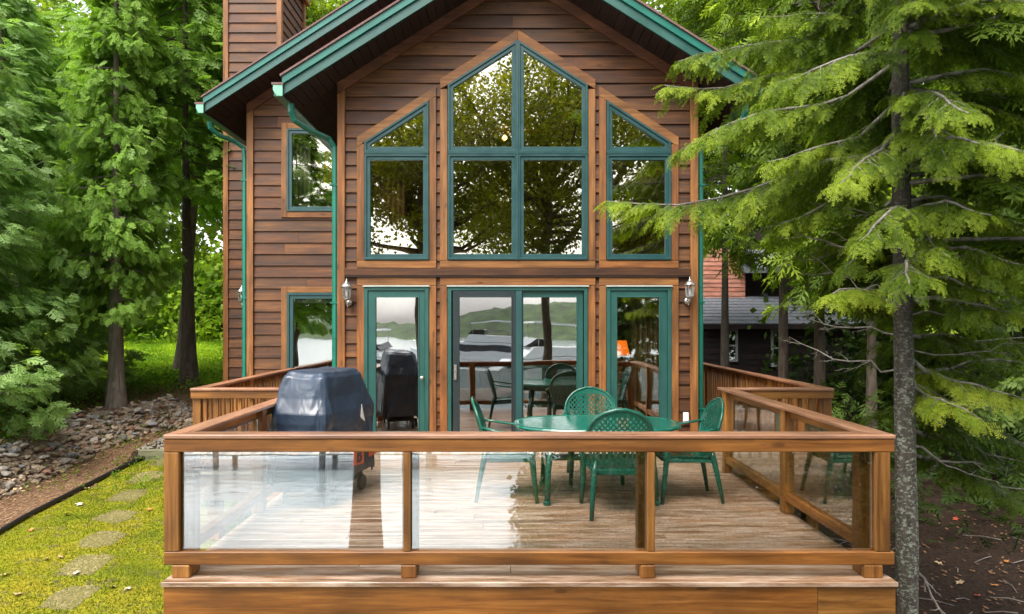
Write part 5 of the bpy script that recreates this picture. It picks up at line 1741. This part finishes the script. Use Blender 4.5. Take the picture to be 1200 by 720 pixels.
# edging hose, timber, gravel behind the timber
ep = [(-6.02, 5.2), (-6.06, 6.4), (-6.12, 7.6), (-6.2, 8.6), (-6.23, 9.6), (-6.2, 10.4), (-6.12, 10.95), (-6.05, 11.12)]
tag(MB().tube([(x, y, g1(x, y) + .035) for x, y in ep], .032, 8).build('garden_edging', plain('black_edging_rubber', (.012, .012, .013), rough=.35), None, smooth=True),
    'black rubber garden edging between the mulch bed and the mossy lawn', 'garden edging')
z = g1(-5.4, 11.0)
tim = wood('mossy_timber', (.05, .05, .03), (.12, .115, .065), (.20, .19, .12), axis='X')
tag(MB().box(-6.14, -3.9, 11.10, 11.24, z - .1, z + .15).build('landscape_timber', tim, None, bevel=.008), 'weathered landscape timber at the top end of the mossy lawn', 'timber')
gb = MB()
for k in range(2600):
    X = rs.uniform(-6.3, -3.9); Y = rs.uniform(11.25, 13.4); s = rs.uniform(.014, .034)
    m4 = Matrix.Translation(Vector((X, Y, g1(X, Y) + s * .3))) @ Matrix.Rotation(rs.uniform(0, 6.28), 4, 'Z')
    gb.add([m4 @ Vector(p) for p in ((s, 0, 0), (0, s, 0), (-s, 0, 0), (0, -s, 0), (0, 0, s * .8))], [(0, 1, 4), (1, 2, 4), (2, 3, 4), (3, 0, 4)])
tag(gb.build('gravel', SM[0], None), 'pale gravel behind the landscape timber', kind='stuff')

# gravelly stepping stones worn through the moss
pav = plain('pebbled_paving', (.15, .13, .035), rough=.95, noise=.5, nscale=45, bump=1.0, bscale=120)
GS = 'pebbly stepping stones crossing the moss lawn'
pebm = MB()
for i, (px_, py_) in enumerate([(193, 541), (172, 559), (150, 581), (136, 605), (120, 632), (101, 662), (82, 700), (60, 745)]):
    # where they lie on the ground
    Y = 12.0
    for _ in range(30):
        x_ = (px_ - 593) / (800 / Y) + CAMX
        Y = (CAMZ - g1(x_, Y)) * 800 / (py_ - 379)
    x_ = (px_ - 593) / (800 / Y) + CAMX
    names_ = ['nearest the landscape timber', 'second from the landscape timber', 'third from the landscape timber', 'fourth from the landscape timber', 'fifth from the landscape timber',
              'sixth from the landscape timber, littered with leaves', 'seventh from the landscape timber', 'closest to the camera, mostly cut off']
    po = empty('stepping_stone', (x_, Y, g1(x_, Y)), 'pebbly stepping stone sunk in the moss, ' + names_[i], 'stepping stone', GS)
    a, b_ = .22, .25
    ring_ = [(a * math.copysign(abs(math.cos(t)) ** .45, math.cos(t)) * (1 + .09 * math.sin(t * 5 + i) + .06 * math.sin(t * 9 + i * 3)), b_ * math.copysign(abs(math.sin(t)) ** .45, math.sin(t)) * (1 + .10 * math.sin(t * 4 + i * 2) + .07 * math.sin(t * 11 + i))) for t in np.linspace(0, 2 * math.pi, 28, endpoint=False)]
    z0_ = g1(x_, Y)
    dz_ = lambda X_, Y_: g1(x_ + X_, Y + Y_) - z0_
    n_ = len(ring_); vs_ = [(0, 0, dz_(0, 0) + .006)]
    for q_, e_ in ((.5, .006), (.9, .005), (1.0, -.012)):
        vs_ += [(X_ * q_, Y_ * q_, dz_(X_ * q_, Y_ * q_) + e_) for X_, Y_ in ring_]
    fs_ = [(0, 1 + k, 1 + (k + 1) % n_) for k in range(n_)]
    for r__ in range(2):
        fs_ += [(1 + r__ * n_ + k, 1 + (r__ + 1) * n_ + k, 1 + (r__ + 1) * n_ + (k + 1) % n_, 1 + r__ * n_ + (k + 1) % n_) for k in range(n_)]
    MB().add(vs_, fs_).build('slab', pav, po, world_space=False)
    pm = MB()
    for k in range(150):
        t = rs.uniform(0, 6.28); q = math.sqrt(rs.random()) * .96; s = rs.uniform(.008, .018)
        X, Y2 = a * q * math.cos(t), b_ * q * math.sin(t)
        zb_ = dz_(X, Y2) + .004
        pm.add([(X + s, Y2, zb_), (X, Y2 + s, zb_), (X - s, Y2, zb_), (X, Y2 - s, zb_), (X, Y2, zb_ + s * .6)], [(0, 1, 4), (1, 2, 4), (2, 3, 4), (3, 0, 4)])
    pq = pm.build('pebbles', SM[4], po, world_space=False); pq['kind'] = 'stuff'

# moss tufts / short grass and far grass
def tufts(name, label, xs, ys, n, h, w, mat, seed, keep=None):
    r = np.random.default_rng(seed)
    x = r.uniform(*xs, n); y = r.uniform(*ys, n)
    if keep is not None:
        k = keep(x, y); x, y = x[k], y[k]; n = len(x)
    z = gh(x, y)
    a = r.uniform(0, 6.28, n); hh_ = h * r.uniform(.4, 1.3, n)
    dx, dy = np.cos(a) * w, np.sin(a) * w
    p0 = np.stack([x - dx, y - dy, z - .004], -1); p1 = np.stack([x + dx, y + dy, z - .004], -1)
    p2 = np.stack([x + r.normal(0, h * .5, n), y + r.normal(0, h * .5, n), z + hh_], -1)
    V_ = np.stack([p0, p1, p2], 1).reshape(-1, 3); F_ = np.arange(3 * n).reshape(-1, 3)
    T_ = np.repeat(.35 + r.normal(0, .15, n) + .2 * np.sin(x * 2 + y), 3)
    return tag(link(name, bigmesh(name, V_, F_, [mat], tint=T_)), label, kind='stuff')
M['mosst'] = leafmat('moss_tuft', (0.08, 0.12, 0.006), (0.30, 0.29, 0.015), transl=.3, nscale=1.4)
M['grasst'] = leafmat('lawn_blade', (0.10, 0.20, 0.008), (0.34, 0.46, 0.02), transl=.4, nscale=.5)  # sunlight on the rear lawn is put into this bright blade colour
STEP = [o for o in bpy.data.objects if o.name.startswith('stepping_stone')]
def offstep(x, y):
    k = np.ones(len(x), bool)
    for o in STEP: k &= ((x - o.location.x) / .25) ** 2 + ((y - o.location.y) / .27) ** 2 > rng.uniform(-.25, 1.2, len(x))
    return k
tufts('moss', 'short yellow-green moss and grass on the lawn beside the deck', (-6.15, -2.45), (4.6, 11.05), 90000, .018, .006, M['mosst'], 81, keep=offstep)
tufts('grass', 'rear lawn grass in a bright green that stands in for sunlight', (-20, -4.6), (15.5, 34), 90000, .07, .022, M['grasst'], 82)
# bark chips on the mulch
mc = MB()
for k in range(2600):
    Y = rs.uniform(5.5, 12.8); X = rs.uniform(float(bank_x(Y)) - .1, -6.15); s = rs.uniform(.012, .035); a = rs.uniform(0, 3.14)
    dx, dy = math.cos(a) * s, math.sin(a) * s
    z = g1(X, Y) + .006
    mc.add([(X - dx, Y - dy, z), (X + dy * .3, Y - dx * .3, z + .004), (X + dx, Y + dy, z + rs.uniform(0, .02)), (X - dy * .3, Y + dx * .3, z + .008)], [(0, 1, 2, 3)])
tag(mc.build('bark_mulch', plain('bark_chips', (.25, .15, .085), rough=.9, noise=.5, nscale=40), None), 'brown bark chips covering the bed beside the lawn', kind='stuff')

# fallen leaves one can tell apart
LM = [plain('tan_leaf', (.42, .30, .17), rough=.7, noise=.2), plain('orange_leaf', (.42, .17, .04), rough=.7, noise=.2), plain('pale_leaf', (.60, .52, .40), rough=.7, noise=.1), plain('red_leaf', (.40, .08, .03), rough=.7, noise=.2)]
def leaf_mesh(mat, seed):
    r = random.Random(seed); pts = []
    n = 15
    for k in range(n):
        a = 2 * math.pi * k / n
        q = 1 if k % 3 == 0 else .55
        pts.append((q * math.cos(a) * r.uniform(.85, 1.1), q * math.sin(a) * r.uniform(.75, 1), r.uniform(0, .28)))
    mb = MB().add([(0, 0, .05)] + pts, [(0, k + 1, (k + 1) % n + 1) for k in range(n)])
    me = bpy.data.meshes.new('fallen_leaf'); me.from_pydata(mb.v, [], mb.f); me.materials.append(mat); return me
lms = [leaf_mesh(LM[k % 4], k) for k in range(8)]
def on_ground(px_, py_, Y=9.0):
    for _ in range(40):
        x_ = (px_ - 593) * Y / 800 + CAMX
        Y = .5 * Y + .5 * (CAMZ - g1(x_, Y)) * 800 / (py_ - 379)
    return x_, Y
leaves = [(36, 623, 1, 'orange leaf lying against the garden edging'), (89, 674, 2, 'largest pale leaf on the moss lawn, near the deck corner side'), (20, 699, 0, 'tan leaf at the bottom corner of the moss lawn'),
          (93, 593, 2, 'pale leaf above the middle of the moss lawn'), (54, 657, 2, 'small pale leaf between the edging and the stepping stones'), (78, 605, 0, 'tan leaf right of the edging, halfway down the lawn'),
          (150, 692, 2, 'pale leaf near the foot of the deck skirt'), (175, 599, 1, 'orange leaf close beside the glass railing corner'), (102, 574, 2, 'pale leaf at the upper part of the moss lawn'),
          (5, 676, 0, 'tan leaf cut by the photo edge on the moss'), (130, 690, 0, 'tan leaf between the last two stepping stones'), (70, 655, 0, 'tan leaf near the sixth stepping stone'),
          (1125, 685, 0, 'tan leaf low on the dark slope'), (1165, 688, 1, 'orange leaf on the dark slope near the photo corner'), (1100, 662, 0, 'tan leaf beside the fallen branch'), (1180, 660, 1, 'orange leaf high on the dark slope'), (1145, 700, 3, 'red leaf at the bottom of the dark slope'), (1120, 610, 3, 'red leaf catching light halfway up the dark slope')]
for px_, py_, k, lab in leaves:
    x_, Y = on_ground(px_, py_)
    o = bpy.data.objects.new('fallen_leaf', lms[k + (4 if rs.random() < .5 else 0)]); COL.objects.link(o)
    s = rs.uniform(.045, .065)
    o.location = (x_, Y, g1(x_, Y) + .02); o.rotation_euler = (rs.uniform(-.3, .3), rs.uniform(-.3, .3), rs.uniform(0, 6)); o.scale = (s, s, s)
    tag(o, lab, 'leaf', 'fallen leaves')
lt_ = MB()
for k in range(1500):
    X = rs.uniform(3.0, 8.5); Y = rs.uniform(4.8, 10.5); s = rs.uniform(.012, .04); a = rs.uniform(0, 6.28); z = g1(X, Y) + .012
    lt_.add([(X + s * math.cos(a), Y + s * math.sin(a), z), (X + s * .5 * math.cos(a + 1.6), Y + s * .5 * math.sin(a + 1.6), z + .01), (X - s * math.cos(a), Y - s * math.sin(a), z + .015), (X - s * .5 * math.cos(a + 1.6), Y - s * .5 * math.sin(a + 1.6), z)], [(0, 1, 2, 3)])
tag(lt_.build('leaf_litter', plain('brown_leaf_litter', (.16, .085, .04), rough=.9, noise=.6, nscale=3), None), 'brown leaf litter scattered on the dark slope', kind='stuff')

# ------------------------------------------------------------------ neighbour's cottage
SN = 36.0; YN = 800 / SN
def nx__(px): return (px - 593) / SN + CAMX
def nz__(py, s=SN): return CAMZ + (379 - py) / s
cot = empty('neighbour_cottage', (9.5, YN, -.8), 'dark brown shingled cottage with slate roof and white windows behind the side railing', 'cottage')
nwall = wood('cottage_dark_shingle', (.010, .006, .006), (.022, .014, .013), (.040, .026, .024), axis='X', var=.35, rough=.8)
nslate = plain('cottage_slate', (.13, .14, .16), rough=.7, noise=.45, nscale=9)
npink = wood('pinkish_cedar_shingle', (.30, .11, .075), (.44, .19, .13), (.52, .26, .19), axis='X', var=.15, rough=.75, knots=False)
X0, X1 = nx__(822), nx__(1010)
MB().box(X0, X1, YN + .02, YN + 5.5, -1.5, nz__(383)).build('wall', nwall, cot)
wins = [(nx__(851), nx__(864), nz__(424), nz__(386)), (nx__(903), nx__(918), nz__(430), nz__(386))]
z = -1.0
while z < nz__(384):
    x = X0 + random.uniform(-.2, 0)
    segs, cur = [], X0
    for a, b, zc, zd in wins:
        if z + .18 > zc and z < zd: segs.append((cur, a - .03)); cur = b + .03
    segs.append((cur, X1))
    for a, b in segs:
        c0 = a
        while c0 < b - .01:
            c1 = min(b, c0 + random.uniform(.7, 1.4))
            MB().add([(c0, YN - .025, z), (c1 - .006, YN - .025, z), (c1 - .006, YN - .006, z + .19), (c0, YN - .006, z + .19), (c0, YN + .02, z), (c1 - .006, YN + .02, z), (c1 - .006, YN + .02, z + .19), (c0, YN + .02, z + .19)],
                     [(0, 1, 2, 3), (7, 6, 5, 4), (0, 4, 5, 1), (1, 5, 6, 2), (2, 6, 7, 3), (3, 7, 4, 0)]).build('shingle', nwall, cot)
            c0 = c1
    z += .19
for a, b, zc, zd in wins:
    w_ = MB().ring([(a, zc), (b, zc), (b, zd), (a, zd)], [(a + .07, zc + .07), (b - .07, zc + .07), (b - .07, zd - .05), (a + .07, zd - .05)], YN - .06, YN + .02).box(a + .05, b - .05, YN - .05, YN, (zc + zd) / 2 - .025, (zc + zd) / 2 + .025).build('window', plain('grey_white_window_paint', (.36, .37, .36), rough=.5), cot)
    MB().box(a + .05, b - .05, YN - .03, YN - .022, zc + .05, zd - .05).build('pane', M['screen_glass'], w_)
# lean-to roof: courses of slates
ez = nz__(380)
nrow = 9
for k in range(nrow):
    y0_, y1_ = YN - .35 + k * .42, YN - .35 + (k + 1) * .42 + .05
    z0_, z1_ = ez + k * .115, ez + (k + 1) * .115 + .014
    x = X0 - .1
    while x < X1:
        x2 = min(X1, x + random.uniform(.45, .8))
        MB().add([(x, y0_, z0_ + .03), (x2 - .012, y0_, z0_ + .03), (x2 - .012, y1_, z1_), (x, y1_, z1_), (x, y0_, z0_), (x2 - .012, y0_, z0_), (x2 - .012, y1_, z1_ - .03), (x, y1_, z1_ - .03)],
                 [(0, 1, 2, 3), (7, 6, 5, 4), (0, 4, 5, 1), (1, 5, 6, 2), (2, 6, 7, 3), (3, 7, 4, 0)]).build('slate', nslate, cot)
        x = x2
MB().box(X0 - .1, X1, YN - .38, YN - .34, ez - .16, ez - .005).build('fascia_board', nwall, cot)
# upper storey: pinkish gable wall and dark wall with a small roof
SU = 31.5; YU = 800 / SU
def ux(px): return (px - 593) / SU + CAMX
def uz_(py): return CAMZ + (379 - py) / SU
z = uz_(372)
while z < uz_(296):
    top = z + .16
    xr = ux(873) if z < uz_(325) else ux(873 - (z - uz_(325)) / (uz_(296) - uz_(325)) * 18)
    MB().add([(ux(815), YU - .03, z), (xr, YU - .03, z), (xr, YU - .008, top), (ux(815), YU - .008, top), (ux(815), YU + .05, z), (xr, YU + .05, z), (xr, YU + .05, top), (ux(815), YU + .05, top)],
             [(0, 1, 2, 3), (7, 6, 5, 4), (0, 4, 5, 1), (1, 5, 6, 2), (2, 6, 7, 3), (3, 7, 4, 0)]).build('pink_shingle', npink, cot)
    z += .16
MB().box(ux(815), ux(874), YU + .06, YU + 4, -1, uz_(297)).build('wall', npink, cot)
MB().box(ux(874), ux(1000), YU + 1.0, YU + 5, -1, uz_(262)).build('wall', nwall, cot)
MB().prism([(ux(858), uz_(292)), (ux(880), uz_(318)), (ux(880), uz_(311)), (ux(860), uz_(284))], YU - .5, YU + 4).build('roof_edge', nwall, cot)
MB().add([(ux(868), YU - .4, uz_(316)), (ux(925), YU - .4, uz_(316)), (ux(925), YU + 1.2, uz_(285)), (ux(860), YU + 1.2, uz_(285)), (ux(868), YU - .4, uz_(321)), (ux(925), YU - .4, uz_(321)), (ux(925), YU + 1.2, uz_(290)), (ux(860), YU + 1.2, uz_(290))],
         [(0, 1, 2, 3), (7, 6, 5, 4), (0, 4, 5, 1), (1, 5, 6, 2), (2, 6, 7, 3), (3, 7, 4, 0)]).build('upper_roof', nslate, cot)
MB().tube([(ux(890), YU - .6, uz_(367)), (ux(890), YU - .6, uz_(345))], .07, 8).build('vent_pipe', M['dark_frame'], cot)

# ------------------------------------------------------------------ boats and dock on the lake (mirrored in the doors)
hullw = plain('white_gelcoat', (.80, .81, .82), rough=.18, noise=.04, spec=.7)
bglass = plain('dark_boat_glass', (.02, .025, .03), rough=.1)
def boat(loc, rz, L, label):
    t = empty('motor_yacht', loc, label, 'boat', 'white motor yachts on the lake', rz)
    prof = []
    secs = [(0, .95, .0), (.25, 1.0, .02), (.5, 1.0, .05), (.75, .78, .14), (.92, .38, .26), (1.0, .03, .36)]
    v, f = [], []
    B = L * .15
    for s, w, sh in secs:
        x = (s - .5) * L; zt = L * .12 + sh * L * .16
        v += [(x, -B * w * .75, -.3), (x, -B * w, zt * .35), (x, -B * w * 1.02, zt), (x, B * w * 1.02, zt), (x, B * w, zt * .35), (x, B * w * .75, -.3)]
    for i in range(len(secs) - 1):
        for k in range(5): f.append((i * 6 + k, i * 6 + k + 1, i * 6 + 7 + k, i * 6 + 6 + k))
    f += [(0, 1, 2, 3, 4, 5), tuple(len(v) - 6 + k for k in range(6))[::-1]]
    MB().add(v, f).build('hull', hullw, t, world_space=False)
    zt = L * .12
    def cab(x0, x1, w, z0, z1, rk0, rk1, nm, mt):
        MB().prism([(x0, z0), (x1, z0), (x1 - rk1, z1), (x0 + rk0, z1)], -w, w).build(nm, mt, t, world_space=False, bevel=.03)
    cab(-.34 * L, .20 * L, B * .78, zt, zt + .08 * L, .01 * L, .08 * L, 'cabin', hullw)
    cab(-.30 * L, .15 * L, B * .80, zt + .03 * L, zt + .065 * L, 0, .035 * L, 'cabin_window', bglass)
    cab(-.36 * L, .06 * L, B * .74, zt + .083 * L, zt + .135 * L, .02 * L, .05 * L, 'flybridge', hullw)
    cab(-.10 * L, .03 * L, B * .55, zt + .137 * L, zt + .175 * L, .0, .04 * L, 'windscreen', bglass)
    MB().box(-.30 * L, 0, -B * .7, B * .7, zt + .235 * L, zt + .245 * L).build('hardtop', hullw, t, world_space=False)
    m_ = MB()
    for a, b in ((-.28, 1), (-.28, -1), (-.02, 1), (-.02, -1)):
        m_.tube([(a * L, b * B * .6, zt + .13 * L), (a * L, b * B * .6, zt + .236 * L)], .03, 6)
    m_.build('hardtop_frame', M['silver'], t, world_space=False)
    rl = MB(); pts = [(s_ * L, B * w_, zt + .05 * L + h_) for s_, w_, h_ in ((.2, .8, .2), (.35, .6, .5), (.47, .25, .75), (.47, -.25, .75), (.35, -.6, .5), (.2, -.8, .2))]
    rl.tube(pts, .02, 5).build('bow_rail', M['silver'], t, world_space=False)
    return t
boat((1.2, -24, LAKE), R(168), 12.5, 'large white motor yacht mirrored in the sliding glass door')
boat((-9, -31, LAKE), R(20), 11, 'white motor yacht mirrored in the single door behind the grill')
boat((-3.5, -52, LAKE), R(185), 13, 'white motor yacht further out on the lake, mirrored in the sliding screen door')
dk = empty('boat_dock', (-4, -12, LAKE), 'pale wooden boat dock running along the shore, mirrored in the glass', 'dock')
dm = wood('bleached_dock', (.40, .37, .33), (.55, .52, .48), (.68, .65, .60), axis='Y')
for k in range(60):
    MB().box(-13 + k * .30, -13 + k * .30 + .285, -14.2, -12.4, LAKE + .42, LAKE + .46).build('dock_board', dm, dk)
for k in range(6):
    for yy in (-14.1, -12.5):
        MB().tube([(-12.8 + k * 3.4, yy, LAKE - 1.5), (-12.8 + k * 3.4, yy, LAKE + .9)], .1, 8).build('piling', dm, dk)

# twigs and small branches lying on the dark slope
tw_ = MB()
for k in range(90):
    X = rs.uniform(3.1, 7.5); Y = rs.uniform(4.9, 9.5); a = rs.uniform(0, 6.28); L = rs.uniform(.08, .45)
    x2, y2 = X + L * math.cos(a), Y + L * math.sin(a)
    tw_.tube([(X, Y, g1(X, Y) + .015), ((X + x2) / 2 + .02, (Y + y2) / 2, g1((X + x2) / 2, (Y + y2) / 2) + .03), (x2, y2, g1(x2, y2) + .015)], [.006, .005, .003], 5, cap=False)
tag(tw_.build('fallen_twigs', M['deadwood'], None), 'small dead twigs scattered on the dark slope', kind='stuff')

# leaf litter and creeping leaves over the stones
ll = MB()
for k in range(900):
    Y = rs.uniform(8.3, 14.0); X = float(bank_x(min(Y, 13.2))) + rs.uniform(-1.0, .3) if Y < 13.2 else rs.uniform(-6.2, -3.5)
    q = rs.uniform(.018, .04); a = rs.uniform(0, 6.28); z = g1(X, Y) + rs.uniform(.04, .12)
    ll.add([(X + q * math.cos(a), Y + q * math.sin(a), z), (X + q * .6 * math.cos(a + 1.6), Y + q * .6 * math.sin(a + 1.6), z + .01), (X - q * math.cos(a), Y - q * math.sin(a), z + .012), (X - q * .6 * math.cos(a + 1.6), Y - q * .6 * math.sin(a + 1.6), z)], [(0, 1, 2, 3)])
tag(ll.build('leaf_litter', plain('tan_leaf_litter', (.32, .20, .10), rough=.9, noise=.6, nscale=3), None), 'tan leaf litter caught among the stones of the bank', kind='stuff')
woods('creeping_leaves', 'small green leaves creeping over the stone bank', (-8.0, -4.6), (9.5, 14.2), 260, .12, M['ivy'], 92, tpl=T_LEAF, scale=.30)
